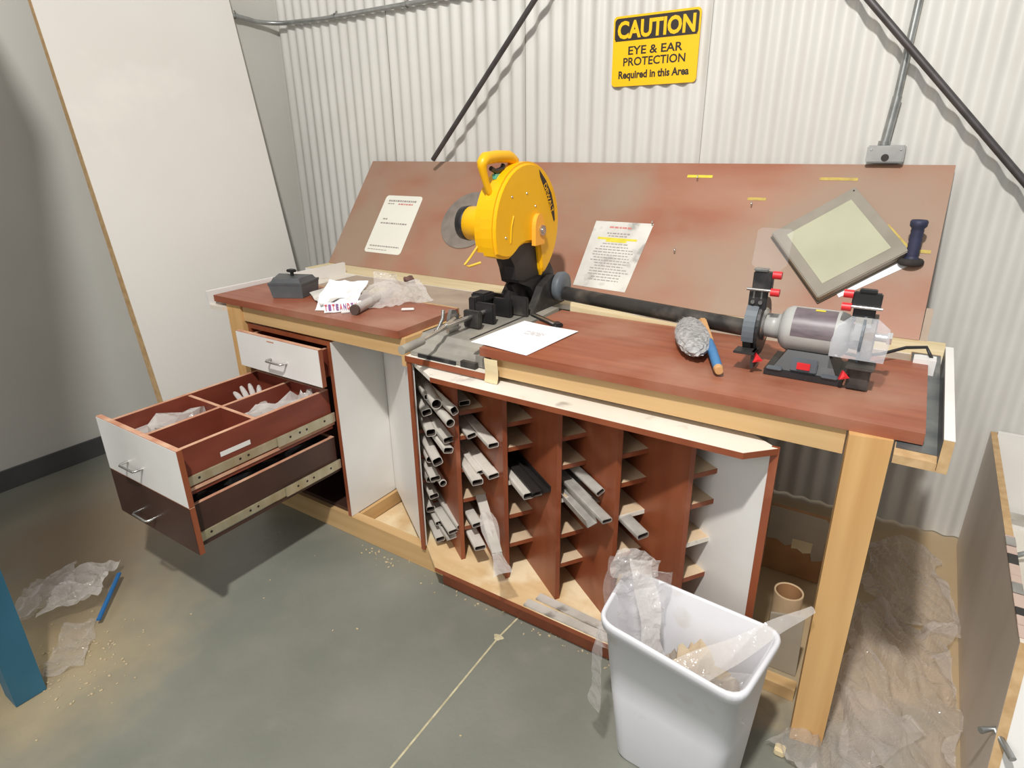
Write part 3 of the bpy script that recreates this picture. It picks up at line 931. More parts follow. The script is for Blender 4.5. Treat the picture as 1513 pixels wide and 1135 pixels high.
def slab(p, q, th, z0, z1):
    """vertical panel from p to q (xy), thickness th"""
    p, q = Vector((p[0], p[1], 0)), Vector((q[0], q[1], 0))
    d = (q - p).normalized()
    n_ = Vector((-d.y, d.x, 0)) * th / 2
    poly = [p - n_, q - n_, q + n_, p + n_]
    return MB().prism([(a.x, a.y) for a in poly], 'z', z0, z1)


def back_at(x, L):
    a = Vector((x, 0.047, 0))
    b = a + RD * L
    return (a.x, a.y), (b.x, b.y)


YB = 0.60
p, q = (0.985, 0.035), (0.985 + RD.x * 0.45, 0.035 + RD.y * 0.45)
part('side_panel', slab(p, q, 0.015, Z0, 0.812), M['white'], t, 'white angled side of the open bay')
part('side_edge', box(0.978, 0.022, 0.092, 0.994, 0.0285, 0.812), M['cherry'], t)
for x in fx[1:]:
    L = min(0.66, (0.60 - 0.047) / 0.559)
    a, b = back_at(x, L)
    part('divider', slab(a, b, 0.015, Z0, Z1), M['cherry'], t)
a = (2.090, 0.045)
b = (a[0] + RD.x * 0.62, a[1] + RD.y * 0.62)
part('side_panel', slab(a, b, 0.015, Z0, Z1), M['white'], t, 'white angled right side')
part('side_edge', box(2.086, 0.0245, 0.092, 2.104, 0.0325, 0.808), M['cherry'], t)
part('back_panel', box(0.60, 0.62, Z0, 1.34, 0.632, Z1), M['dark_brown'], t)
# shelves
zs = {1: [0.660, 0.572, 0.452, 0.335, 0.225], 2: [0.665, 0.580, 0.462, 0.337, 0.226], 3: [0.667, 0.574, 0.462, 0.333, 0.224],
      4: [0.663, 0.572, 0.466, 0.332, 0.222], 5: [0.660, 0.568, 0.448, 0.331], 0: [0.62, 0.52, 0.42, 0.32, 0.22]}
facing_white = {(2, 2), (3, 2), (4, 2), (5, 2)}
for c, L in zs.items():
    for k, z in enumerate(L):
        p = Vector((fx[c], 0.052, 0)) + RP * 0.009 + RD * (0.01 if c else 0.08)
        wd = {0: 0.090, 1: 0.086, 2: 0.088, 3: 0.086, 4: 0.092, 5: 0.088}[c]
        q = p + RP * wd
        e = 0.50
        poly = [p, q, q + RD * e, p + RD * e]
        part('shelf', MB().prism([(v.x, v.y) for v in poly], 'z', z - 0.013, z), M['shelf'], t)
        pp = [p - RD * 0.0014, q - RD * 0.0014, q - RD * 0.0001, p - RD * 0.0001]
        part('shelf_edge', MB().prism([(v.x, v.y) for v in pp], 'z', z - 0.0135, z + 0.0005), M['white_dirty'] if (c, k) in facing_white else M['cherry'], t)
# top and base boards
top = [(1.000, 0.034), (1.128, -0.040), (2.040, -0.040), (2.100, 0.0235), (1.56, 0.40), (1.30, 0.60), (0.75, 0.60), (0.72, 0.24)]
part('top_panel', MB().prism(top, 'z', 0.793, 0.8075), M['white_dirty'], t, 'dirty white top board')
for a, b in ((1, 2), (2, 3)):
    part('top_edge', slab((top[a][0], top[a][1] - 0.0015), (top[b][0] + (0.001 if a else 0), top[b][1] - 0.0015), 0.0012, 0.7925, 0.808), M['cherry'], t)
part('base_panel', MB().prism([(1.000, 0.030), (1.095, -0.040), (2.04, -0.040), (2.10, 0.0235), (1.56, 0.40), (1.30, 0.60), (0.62, 0.60), (0.62, 0.32)], 'z', 0.0865, 0.1005), M['ply'], t, 'dusty raw base board')
part('base_edge', box(1.095, -0.0425, 0.086, 2.04, -0.0405, 0.101), M['cherry'], t)
part('kick_board', box(1.090, 0.002, 0.001, 2.04, 0.018, 0.0860), M['cherry'], t)
part('kick_board', MB().prism([(2.041, 0.002), (2.041, 0.02), (2.075, 0.06), (2.090, 0.05)], 'z', 0.001, 0.0860), M['cherry'], t)
part('bay_floor', MB().prism([(0.625, 0.072), (0.955, 0.072), (0.63, 0.305)], 'z', 0.020, 0.032), M['ply'], t, 'plywood floor of the open bay')
part('bay_batten', box(0.6085, 0.0715, 0.03, 0.624, 0.32, 0.0905), M['pine_y'], t)


# profile tubes: real hollow lengths lying in the pigeonholes
def profile_mesh(kind, w_, h_, L):
    """axis along +X, end at the origin, running back to -L"""
    n = 0
    if kind == 'round':
        out = [(w_ / 2 * math.cos(2 * PI * i / 16), w_ / 2 * math.sin(2 * PI * i / 16)) for i in range(16)]
        inn = [(a * 0.84, b * 0.84) for a, b in out]
    elif kind == 'channel':
        o = [(-w_ / 2, -h_ / 2), (w_ / 2, -h_ / 2), (w_ / 2, h_ / 2), (w_ / 2 - 0.002, h_ / 2), (w_ / 2 - 0.002, -h_ / 2 + 0.002), (-w_ / 2 + 0.002, -h_ / 2 + 0.002), (-w_ / 2 + 0.002, h_ / 2), (-w_ / 2, h_ / 2)]
        mb = MB().prism(o, 'x', -L, 0)
        return mb
    else:
        out = [(a, b) for a, b in rrect(0, 0, w_, h_, min(w_, h_) * 0.28, 3)]
        inn = [(a * (w_ - 0.004) / w_, b * (h_ - 0.004) / h_) for a, b in out]
    n = len(out)
    vs = [(0, a, b) for a, b in out] + [(0, a, b) for a, b in inn] + [(-L, a, b) for a, b in out] + [(-0.25 * min(L, .4), a, b) for a, b in inn]
    mb = MB()
    mb.add(vs, [])
    k = lambda r, i: r * n + i % n
    f = []
    for i in range(n):
        f += [(k(0, i), k(0, i + 1), k(1, i + 1), k(1, i)), (k(0, i), k(2, i), k(2, i + 1), k(0, i + 1)), (k(1, i), k(1, i + 1), k(3, i + 1), k(3, i))]
    f.append(tuple(3 * n + i for i in range(n)))
    f.append(tuple(2 * n + i for i in range(n)))
    mb.f += f
    mb.sm += [False] * len(f)
    return mb


PM = {}


def profile(kind, w_, h_, L, matk):
    key = (kind, w_, h_, L, matk)
    if key not in PM:
        mb = profile_mesh(kind, w_, h_, L)
        me = mb.mesh('profile_length', [M[matk], M['profile_in']])
        if kind != 'channel':
            for p in me.polygons:
                c = p.center
                if abs(p.normal.x) < 0.5:
                    rr = math.hypot(c.y / (w_ / 2), c.z / (h_ / 2))
                    inner = c.dot(p.normal) < c.y * p.normal.y + c.z * p.normal.z - 1e9
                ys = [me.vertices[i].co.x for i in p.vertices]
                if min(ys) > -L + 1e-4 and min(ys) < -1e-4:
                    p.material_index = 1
        PM[key] = me
    return PM[key]


ord_ = {1: 'topmost', 2: 'second', 3: 'third', 4: 'fourth', 5: 'fifth', 6: 'sixth', 7: 'seventh', 8: 'eighth', 9: 'ninth', 10: 'tenth', 11: 'eleventh', 12: 'twelfth', 13: 'thirteenth',
        14: 'fourteenth', 15: 'fifteenth', 16: 'sixteenth', 17: 'seventeenth', 18: 'eighteenth', 19: 'nineteenth', 20: 'twentieth', 21: 'lowest'}
colname = ['leftmost rack column', 'second rack column', 'third rack column', 'fourth rack column', 'fifth rack column']
# column, lateral offset, extension in front of the divider line, height, kind, w, h, material, roll, yaw
T = [
    (0, 0.022, 0.02, 0.690, 'rect', 0.030, 0.020, 'profile', 0, -3), (0, 0.020, -0.01, 0.622, 'rect', 0.034, 0.024, 'profile', 0.2, -3),
    (0, 0.030, 0.085, 0.688, 'round', 0.036, 0.036, 'profile', 0, -4), (0, 0.068, 0.15, 0.684, 'rect', 0.024, 0.030, 'profile', 0.4, 6),
    (0, 0.050, 0.16, 0.650, 'round', 0.030, 0.030, 'profile', 0, 2), (0, 0.060, 0.095, 0.560, 'rect', 0.036, 0.022, 'profile', 0.1, 2),
    (0, 0.022, 0.02, 0.560, 'rect', 0.034, 0.028, 'profile', 0.0, -4), (0, 0.024, 0.075, 0.478, 'rect', 0.034, 0.030, 'profile', 0.3, -2),
    (0, 0.056, 0.100, 0.525, 'rect', 0.034, 0.022, 'profile', -0.2, 2), (0, 0.022, -0.02, 0.440, 'round', 0.028, 0.028, 'profile', 0, -4),
    (0, 0.024, 0.030, 0.390, 'rect', 0.036, 0.020, 'profile', 0.1, -2), (0, 0.024, -0.03, 0.355, 'rect', 0.034, 0.026, 'profile', -0.3, -3),
    (0, 0.050, 0.030, 0.365, 'round', 0.026, 0.026, 'profile', 0, 1), (0, 0.030, -0.03, 0.285, 'rect', 0.034, 0.020, 'profile', 0.2, -2),
    (0, 0.022, -0.06, 0.215, 'rect', 0.032, 0.024, 'profile', 0.0, -3), (0, 0.040, -0.01, 0.182, 'rect', 0.034, 0.018, 'profile', 0.1, -1),
    (0, 0.058, 0.070, 0.168, 'channel', 0.036, 0.018, 'profile', 0.1, 2), (0, 0.060, 0.085, 0.200, 'rect', 0.034, 0.016, 'profile', 0.1, 3),
    (0, 0.080, 0.105, 0.226, 'rect', 0.022, 0.018, 'profile', 0.0, 3), (0, 0.030, 0.02, 0.135, 'rect', 0.034, 0.020, 'profile', 0.1, -2),
    (0, 0.040, -0.005, 0.112, 'round', 0.022, 0.022, 'profile', 0.0, -1),
    (1, 0.030, -0.03, 0.676, 'rect', 0.038, 0.018, 'profile', 0, 0), (1, 0.030, 0.030, 0.586, 'rect', 0.032, 0.018, 'profile', 0.2, 0),
    (1, 0.068, 0.125, 0.588, 'rect', 0.036, 0.018, 'profile', 0, 2), (1, 0.048, 0.065, 0.468, 'rect', 0.036, 0.016, 'profile', 0.1, 1),
    (1, 0.070, 0.115, 0.474, 'rect', 0.038, 0.018, 'profile', 0.1, 2), (1, 0.022, 0.095, 0.452, 'rect', 0.038, 0.022, 'profile', 0, -2),
    (1, 0.034, 0.040, 0.255, 'rect', 0.036, 0.018, 'profile', 0.1, 0), (1, 0.028, 0.080, 0.190, 'rect', 0.040, 0.018, 'profile', 0.0, -2),
    (2, 0.028, 0.095, 0.462, 'rect', 0.038, 0.022, 'profile', 0, 0), (2, 0.050, 0.112, 0.472, 'rect', 0.034, 0.018, 'profile_black', 0, 1),
    (2, 0.076, 0.120, 0.484, 'channel', 0.028, 0.018, 'profile_black', 0, 1),
    (3, 0.022, 0.140, 0.468, 'channel', 0.032, 0.030, 'profile_metal', 0.3, 0), (3, 0.048, 0.180, 0.488, 'rect', 0.032, 0.014, 'profile_metal', 0, 1),
    (3, 0.074, 0.075, 0.490, 'channel', 0.034, 0.024, 'profile_metal', 0, 1), (3, 0.072, 0.100, 0.528, 'rect', 0.028, 0.016, 'profile_metal', 0.5, 1),
    (4, 0.028, 0.080, 0.450, 'rect', 0.036, 0.018, 'profile_metal', 0.1, 0),
]
bycol = {}
for i, a in enumerate(T):
    bycol.setdefault(a[0], []).append((-a[3], i))
rank = {}
for c, L in bycol.items():
    for r, (_, i) in enumerate(sorted(L)):
        rank[i] = (r + 1, len(L))
look = {'profile': 'pale grey', 'profile_black': 'black', 'profile_metal': 'bare aluminium'}
kn = {'rect': 'hollow box profile', 'round': 'round pipe', 'channel': 'open channel profile'}
for i, (c, tt, ext, z, kind, w_, h_, mk, roll, yaw) in enumerate(T):
    L = 0.52
    if c == 0:
        ext += 0.02
    base = Vector((fx[c], 0.047, 0)) + RP * (0.009 + max(tt, w_ / 2 + 0.001) * 1.0)
    tip = base - RD * ext
    tip.z = z + 0.002
    tilt = -0.02
    d = (-RD + Vector((0, 0, tilt))).normalized()
    d = Matrix.Rotation(math.radians(yaw), 3, 'Z') @ d
    y = Vector((0, 0, 1)).cross(d).normalized()
    zz = d.cross(y)
    o = bpy.data.objects.new('round_pipe' if kind == 'round' else 'metal_profile' if mk == 'profile_metal' else 'hollow_profile', profile(kind, w_, h_, L, mk))
    COL.objects.link(o)
    mm = Matrix((d, y, zz)).transposed().to_4x4() @ Matrix.Rotation(roll, 4, 'X')
    mm.translation = tip
    o.matrix_world = mm
    r, nn_ = rank[i]
    on = 'lowest' if (r == nn_ and nn_ > 1) else ord_[r]
    props(o, '%s %s, %s of the lengths in the %s' % (look[mk], kn[kind], on, colname[c]), 'pipe' if kind == 'round' else 'profile', 'offcut lengths in the ' + colname[c])

# long length in a clear sleeve hanging out of the second column
a = Vector((1.150 + 0.045, 0.10, 0.345))
tip = Vector((1.432, -0.115, 0.262))
t2 = thing('sleeved_profile', 'long pale profile in crinkled clear sleeve hanging down from the second rack column', 'profile', tuple(tip))
mid = a.lerp(tip, 0.45)
part('profile_length', MB().bar(a, tip + (a - tip) * 0.25, 0.032, 0.012), M['profile'], t2)
vs, fs = [], []
for i in range(15):
    s_ = i / 14
    p = a.lerp(tip, 0.25 + 0.75 * s_) + Vector((0, 0, 0.0085 + 0.004 * math.sin(s_ * 9)))
    wv = 0.020 + 0.008 * math.sin(s_ * 7) + 0.006 * s_
    for k in range(5):
        o_ = (k / 4 - 0.5) * 2 * wv
        vs.append(p + RP * o_ + Vector((0, 0, 0.007 * noise.noise(Vector((s_ * 9, k * 1.3, 2))) - 0.004 * abs(k - 2))))
fs = [(i * 5 + k, i * 5 + k + 1, i * 5 + k + 6, i * 5 + k + 5) for i in range(14) for k in range(4)]
part('sleeve', MB().add(vs, fs, False), M['film_milky'], t2, 'crinkled clear sleeve')

# thin strips on the rack base
for (a, b, lab) in (((1.452, -0.022, 0.1045), (1.80, -0.022, 0.1045), 'front thin pale strip lying on the rack base'), ((1.471, 0.022, 0.1045), (1.83, 0.006, 0.1045), 'rear thin pale strip lying on the rack base')):
    mb = MB().bar(a, b, 0.030, 0.006)
    solo('metal_strip', mb, M['profile'], lab, 'strip', 'strips lying on the rack base', loc=a)

# ------------------------------------------------------------------ chop saw
SX = 0.0
t = thing('chop_saw', 'yellow chop saw with a grey cast base set between the two worktops', 'saw', (1.10, 0.35, 0.831))
base = MB()
prof = [(0.035, 0.833), (0.035, 0.846), (0.062, 0.851), (0.078, 0.866), (0.100, 0.870), (0.116, 0.884), (0.62, 0.884), (0.62, 0.833)]
base.prism(prof, 'x', 0.966, 1.232)
for v in base.v:      # taper
    k = (v.y - 0.035) / 0.6
    if v.x > 1.1:
        v.x -= 0.035 * k
    if v.y < 0.05 and v.x < 1.1:
        v.x += 0.02
part('base', base, M['castgrey'], t)
part('rubber_foot', box(1.02, 0.030, 0.8312, 1.17, 0.0345, 0.843), M['black'], t)
part('rubber_foot', box(1.19, 0.030, 0.8312, 1.245, 0.045, 0.850), M['blackmetal'], t)
part('base_groove', box(1.150, 0.13, 0.8842, 1.157, 0.60, 0.8852), M['blackmetal'], t)
part('base_wing', MB().prism([(1.233, 0.05), (1.268, 0.05), (1.262, 0.50), (1.205, 0.52)], 'z', 0.834, 0.868), M['castgrey'], t)
mb = MB()
for x, y in ((1.0, 0.15), (1.19, 0.15), (1.0, 0.55)):
    bolt(mb, (x, y, 0.884), (0, 0, 1), 0.009, 0.005)
part('bolt', mb, M['chrome'], t, kind='stuff')
# rear pivot
part('pivot_bracket', MB().prism([(0.47, 0.884), (0.70, 0.884), (0.70, 0.96), (0.665, 1.015), (0.60, 1.02), (0.545, 0.985), (0.49, 0.93)], 'x', 1.02, 1.05), M['blackmetal'], t)
part('pivot_bracket', MB().prism([(0.48, 0.884), (0.72, 0.884), (0.725, 0.95), (0.70, 0.99), (0.63, 1.00), (0.56, 0.97), (0.52, 0.92)], 'x', 1.135, 1.165), M['blackmetal'], t)
part('pivot_pin', MB().cyl((1.00, 0.655, 0.958), (1.185, 0.655, 0.958), 0.017, n=18), M['blackmetal'], t)
part('spring_housing', MB().lathe((1.168, 0.665, 0.955), (1, 0, 0), [(0, 0.052), (0.018, 0.055), (0.028, 0.05), (0.030, 0.02), (0.034, 0.0)], n=24), M['grey_dark'], t)
arm = MB().prism([(0.60, 0.90), (0.69, 0.92), (0.70, 1.00), (0.62, 1.10), (0.55, 1.20), (0.42, 1.23), (0.40, 1.13), (0.44, 1.05), (0.455, 1.00), (0.53, 0.97)], 'x', 1.055, 1.128)
part('arm', arm, M['blackmetal'], t)
part('spark_guard', MB().prism([(0.385, 1.115), (0.425, 1.06), (0.43, 1.015), (0.475, 1.005), (0.60, 1.01), (0.60, 1.14), (0.42, 1.16)], 'x', 1.085, 1.132), M['black'], t)
part('chip_deflector', MB().prism([(0.44, 0.887), (0.62, 0.887), (0.62, 1.0), (0.45, 0.99), (0.47, 0.96), (0.435, 0.975)], 'x', 1.075, 1.10), M['blackmetal'], t)
# yellow guard
gc = Vector((0, 0.488, 1.191))
R = 0.209
pts = []
for k in range(33):
    a = math.radians(201 - k * (201 + 62) / 32)
    pts.append((gc.y + R * math.cos(a), gc.z + R * math.sin(a)))
pts += [(0.574, 1.03), (0.566, 1.075), (0.557, 1.119), (0.540, 1.128), (0.500, 1.134), (0.470, 1.136), (0.437, 1.129), (0.405, 1.110), (0.375, 1.098), (0.345, 1.100), (0.318, 1.107)]
gb = MB().prism(pts, 'x', 1.088, 1.150)
b_ = bmesh.new()
vsx = [b_.verts.new(v) for v in gb.v]
for f in gb.f:
    b_.faces.new([vsx[i] for i in f])
b_.normal_update()
edges = [e for e in b_.edges if len(e.link_faces) == 2 and abs(e.verts[0].co.x - e.verts[1].co.x) < 1e-5]
bmesh.ops.bevel(b_, geom=edges, offset=0.010, segments=3, affect='EDGES')
b_.verts.index_update()
g2 = MB().add([v.co.copy() for v in b_.verts], [[v.index for v in f.verts] for f in b_.faces])
b_.free()
gd = part('blade_guard', g2, M['yellow'], t, 'rounded yellow guard')
# second inner shell rim
pts2 = []
for k in range(33):
    a = math.radians(200 - k * (200 + 20) / 32)
    pts2.append((gc.y + (R - 0.012) * math.cos(a), gc.z + (R - 0.012) * math.sin(a)))
part('guard_rim', MB().prism(pts2 + [(0.60, 1.13), (0.36, 1.13)], 'x', 1.064, 1.0875), M['yellow'], t)
hub = [(0.535 + 0.030 * math.cos(math.radians(a)), 1.182 + 0.048 * math.sin(math.radians(a))) for a in range(0, 181, 15)]
part('spindle_cover', MB().prism(hub + [(0.505, 1.124), (0.566, 1.124)], 'x', 1.1502, 1.166), mat('orange_yellow_plastic', srgb(250, 176, 60), rough=0.4), gd)
part('spindle_bolt', MB().cyl((1.1503, 0.548, 1.172), (1.172, 0.548, 1.172), 0.020, n=6, smooth=False).cyl((1.172, 0.548, 1.172), (1.176, 0.548, 1.172), 0.011, n=12), M['chrome'], gd)
mb = MB()
for (y, z) in ((0.385, 1.295), (0.475, 1.30), (0.53, 1.255), (0.345, 1.17), (0.575, 1.165)):
    bolt(mb, (1.150, y, z), (1, 0, 0), 0.004, 0.002)
part('rivet', mb, M['chrome'], gd, kind='stuff')
part('guard_rib', MB().tube([(1.151, 0.392, 1.235), (1.152, 0.376, 1.20), (1.151, 0.372, 1.15)], 0.0025, n=6), M['yellow'], gd)
# black badge with lettering
bad = [(0.553, 1.372), (0.598, 1.335), (0.636, 1.29), (0.655, 1.245), (0.663, 1.196), (0.657, 1.190), (0.640, 1.222), (0.605, 1.285), (0.560, 1.348)]
bd = part('badge', MB().prism(bad, 'x', 1.1502, 1.1512), M['ink'], gd, 'black badge with lettering')
yv = Vector((0, 0.083, -0.150)).normalized()
part('lettering', text_mb('DEWALT', frame_at((1.1515, 0.618, 1.274), yv, Vector((0, 0.150, 0.083))), 0.115, 0.019, 0.0003, bold=0.02), M['yellow'], bd, 'yellow lettering')
# D handle, trigger, motor, carry cord
hz = 1.385
hp = [(0.283, 1.400), (0.300, 1.414), (0.36, 1.418), (0.43, 1.416), (0.462, 1.402), (0.458, 1.370), (0.430, 1.338), (0.385, 1.312), (0.345, 1.298), (0.320, 1.310), (0.300, 1.345), (0.286, 1.382)]
rr_ = [0.017, 0.019, 0.019, 0.019, 0.018, 0.014, 0.012, 0.012, 0.011, 0.011, 0.011, 0.014]
K = len(hp)
cpts, crs = [], []
for k in range(K):
    for s_ in range(3):
        f_ = s_ / 3
        p_, q_ = hp[k], hp[(k + 1) % K]
        cpts.append((1.108, p_[0] * (1 - f_) + q_[0] * f_, p_[1] * (1 - f_) + q_[1] * f_))
        crs.append(rr_[k] * (1 - f_) + rr_[(k + 1) % K] * f_)
mb = MB().tube(cpts, crs, n=12, cyc=True)
hd_ = part('handle', mb, M['yellow'], t, 'yellow D-shaped handle')
part('trigger', MB().tube([(1.108, 0.33, 1.384), (1.108, 0.355, 1.374), (1.108, 0.39, 1.380), (1.108, 0.40, 1.392)], 0.008, n=8), M['black'], hd_)
part('lock_button', MB().box(1.098, 0.345, 1.345, 1.112, 0.425, 1.372, bev=0.006), M['teal'], hd_, 'teal label inside the handle')
mo = part('motor', MB().lathe((1.064, 0.375, 1.205), (-1, 0, 0), [(0, 0.056), (0.008, 0.058), (0.075, 0.056), (0.080, 0.052)], n=28), M['yellow'], t, 'yellow motor housing')
part('motor_cap', MB().lathe((0.986, 0.375, 1.205), (-1, 0, 0), [(-0.004, 0.055), (0.0, 0.058), (0.026, 0.055), (0.034, 0.045), (0.036, 0.0)], n=28), M['black'], mo, 'black end cap')

part('carry_strap', MB().tube([(1.07, 0.300, 1.145), (1.05, 0.285, 1.11), (1.035, 0.270, 1.085), (1.05, 0.275, 1.080), (1.08, 0.300, 1.092)], 0.004, n=8), mat('yellow_cord', srgb(240, 190, 60), rough=0.6), t, 'yellow loop of cord')
# vise and fence
v_ = part('vise', MB().box(1.02, 0.30, 0.8845, 1.05, 0.42, 0.968, bev=0.004).box(1.05, 0.30, 0.8845, 1.125, 0.318, 0.955, bev=0.004).box(1.05, 0.40, 0.8845, 1.125, 0.42, 0.95, bev=0.004).box(1.0, 0.34, 0.945, 1.06, 0.40, 0.975, bev=0.006), M['black'], t, 'black clamping vise')
part('vise_nut', MB().prism([(0.145, 0.885), (0.195, 0.885), (0.20, 0.93), (0.185, 0.955), (0.165, 0.96), (0.15, 0.93)], 'x', 1.045, 1.058), M['chrome'], v_)
part('vise_lever', MB().tube([(1.02, 0.13, 0.892), (1.03, 0.15, 0.93), (1.025, 0.16, 0.955)], 0.006, n=8), M['chrome'], v_)
part('vise_screw', MB().cyl((1.085, 0.10, 0.925), (1.085, 0.30, 0.925), 0.008, n=12), M['chrome'], v_)
part('vise_jaw', MB().box(1.055, 0.225, 0.888, 1.12, 0.245, 0.945, bev=0.003), M['blackmetal'], v_)
cr = part('crank_handle', MB().tube([(1.075, 0.155, 0.935), (1.085, 0.06, 0.918), (1.095, -0.02, 0.915), (1.098, -0.035, 0.914)], 0.0065, n=8), M['chrome'], v_, 'long chrome crank')
part('crank_grip', MB().cyl((1.098, -0.03, 0.914), (1.103, -0.125, 0.912), 0.0125, 0.0135, n=14), M['castgrey'], v_)
part('fence', MB().box(0.975, 0.44, 0.885, 1.17, 0.455, 0.955, bev=0.004), M['blackmetal'], t)

# ------------------------------------------------------------------ bench grinder
gx, gy, gz = 2.100, 0.290, 1.016
t = thing('bench_grinder', 'grey bench grinder with red knobs on the right worktop', 'grinder', (gx, gy, 0.9105))
part('body', MB().lathe((2.030, gy, gz), (1, 0, 0), [(-0.005, 0.030), (-0.004, 0.040), (0.004, 0.050), (0.016, 0.056), (0.130, 0.056), (0.143, 0.050), (0.152, 0.040), (0.153, 0.030)], n=36), M['grey_body'], t)
for x0, x1 in ((1.990, 2.026), (2.182, 2.205)):
    part('neck', MB().lathe((x0, gy, gz), (1, 0, 0), [(0, 0.028), (0, 0.030), (x1 - x0, 0.032), (x1 - x0, 0.028)], n=24), M['grey_body'], t)
# curved label plate
vs = []
for i in range(13):
    a = math.radians(97 + i * 7.2)
    for x in (2.056, 2.150):
        vs.append((x, gy + 0.0570 * math.cos(a), gz + 0.0570 * math.sin(a)))
part('label_plate', MB().add(vs, [(2 * i, 2 * i + 1, 2 * i + 3, 2 * i + 2) for i in range(12)], True), M['plate'], t, 'dark printed plate')
a = math.radians(103)
part('sticker', MB().box(2.100, gy + 0.058 * math.cos(a) - 0.005, gz + 0.0572 * math.sin(a) - .001, 2.122, gy + 0.058 * math.cos(a) + 0.003, gz + 0.0572 * math.sin(a) + .001), M['hilite'], t, 'pale sticker')
# base
bs = MB()
bp0 = [(2.012, 0.212), (2.188, 0.212), (2.188, 0.372), (2.012, 0.372)]
bs.prism(bp0, 'z', 0.9115, 0.926)
q0 = [(2.028, 0.224), (2.174, 0.224), (2.174, 0.360), (2.028, 0.360)]
q1 = [(2.055, 0.248), (2.148, 0.248), (2.148, 0.335), (2.055, 0.335)]
bs.add([(x, y, 0.926) for x, y in q0] + [(x, y, 0.972) for x, y in q1], [(3, 2, 1, 0), (4, 5, 6, 7), (0, 1, 5, 4), (1, 2, 6, 5), (2, 3, 7, 6), (3, 0, 4, 7)])
part('base', bs, M['black'], t)
for x in (2.036, 2.160):
    part('base_foot', MB().box(x - 0.018, 0.206, 0.927, x + 0.018, 0.222, 0.934, bev=0.002), M['grey_dark'], t)
part('switch_plate', MB().box(2.070, 0.2195, 0.929, 2.130, 0.2285, 0.962, bev=0.002), M['grey_dark'], t)
part('switch', MB().box(2.085, 0.215, 0.936, 2.115, 0.2193, 0.953, bev=0.001), M['red'], t, 'red rocker switch')
# left guard and wheel
def guard(x0, x1, a0, a1, r, yc, zc):
    p_ = [(yc + r * math.cos(math.radians(a)), zc + r * math.sin(math.radians(a))) for a in range(a0, a1 + 1, 10)]
    return MB().prism(p_ + [(yc, zc - 0.01)], 'x', x0, x1)
lg = part('wheel_guard', guard(1.948, 1.9765, 30, 200, 0.079, gy, gz - 0.004), M['grey_dark'], t, 'left grey wheel guard')
part('guard_plate', MB().prism([(gy + 0.074 * math.cos(2 * PI * i / 30), gz - 0.004 + 0.074 * math.sin(2 * PI * i / 30)) for i in range(30)], 'x', 1.977, 1.984), M['black'], t)
part('wheel', MB().lathe((1.950, gy, gz - 0.008), (1, 0, 0), [(0, 0.0), (0, 0.072), (0.020, 0.072), (0.020, 0)], n=32, smooth=False), M['blackmetal'], t)
part('flange', MB().lathe((1.984, gy, gz), (1, 0, 0), [(0, 0.044), (0.006, 0.040), (0.007, 0.0)], n=24), M['chrome'], t)
part('wheel', MB().lathe((2.212, gy, gz - 0.006), (1, 0, 0), [(0, 0.0), (0, 0.064), (0.020, 0.064), (0.020, 0)], n=32, smooth=False), M['stonewheel'], t)
part('wheel_guard', guard(2.206, 2.2115, -60, 235, 0.076, gy, gz - 0.004), M['grey_dark'], t, 'right grey wheel guard')
part('shaft_nut', MB().cyl((2.232, gy, gz + 0.006), (2.262, gy, gz + 0.006), 0.010, n=12).cyl((2.258, gy, gz + 0.006), (2.268, gy, gz + 0.006), 0.016, n=6, smooth=False), M['chrome'], t)
part('tool_rest', MB().box(2.196, 0.205, 0.913, 2.242, 0.250, 0.968, bev=0.003).box(2.19, 0.185, 0.966, 2.248, 0.25, 0.974, bev=0.002), M['blackmetal'], t)
part('tool_rest', MB().box(1.938, 0.190, 0.960, 1.988, 0.235, 0.966, bev=0.001).box(1.980, 0.20, 0.925, 1.988, 0.25, 0.966), M['blackmetal'], t)
part('knob', MB().lathe((1.990, 0.215, 0.950), (0.4, -0.9, 0), [(0, 0.006), (0.004, 0.014), (0.016, 0.014), (0.018, 0)], n=3, smooth=False), M['red'], t, 'red three-cornered knob')
part('knob', MB().lathe((2.186, 0.205, 0.943), (0.4, -0.9, 0.2), [(0, 0.008), (0.004, 0.013), (0.014, 0.013), (0.016, 0)], n=3, smooth=False), M['red'], t, 'red three-cornered knob')


def bracket(x0, x1, y, z0, z1, kx, side):
    zz = z1 - z0
    part('bracket', MB().box(x0, y, z0, x1, y + 0.007, z0 + zz * 0.55, bev=0.002), M['black'], t)
    part('bracket', MB().box(x0 + 0.006 * side, y - 0.008, z0 + zz * 0.52, x1 + 0.008, y + 0.012, z1, bev=0.003), M['black'], t)
    part('bracket_clip', MB().box(x0 + 0.006, y - 0.010, z1 + 0.0005, x1 - 0.004, y + 0.010, z1 + 0.008, bev=0.002), M['chrome'] if side > 0 else M['black'], t)
    part('pin', MB().cyl((x0 - 0.004, y - 0.012, z0 + zz * 0.55), (x1 + 0.012, y - 0.012, z0 + zz * 0.55), 0.0038, n=8), M['chrome'], t)
    for zk in (z0 + zz * 0.52, z1 - 0.004):
        part('knob', MB().cyl((kx, y - 0.012, zk), (kx + 0.020 * side, y - 0.012, zk), 0.0095, n=12), M['red'], t, 'red knob')


bracket(1.948, 1.992, 0.240, 1.064, 1.160, 2.000, 1)
for x in (1.960, 1.978):
    part('bolt', MB().cyl((x, 0.240, 1.084), (x, 0.233, 1.084), 0.005, n=10), M['chrome'], t)
    part('slot', box(x - 0.002, 0.2385, 1.092, x + 0.002, 0.2398, 1.110), M['chrome'], t)
bracket(2.180, 2.226, 0.250, 1.060, 1.132, 2.176, -1)
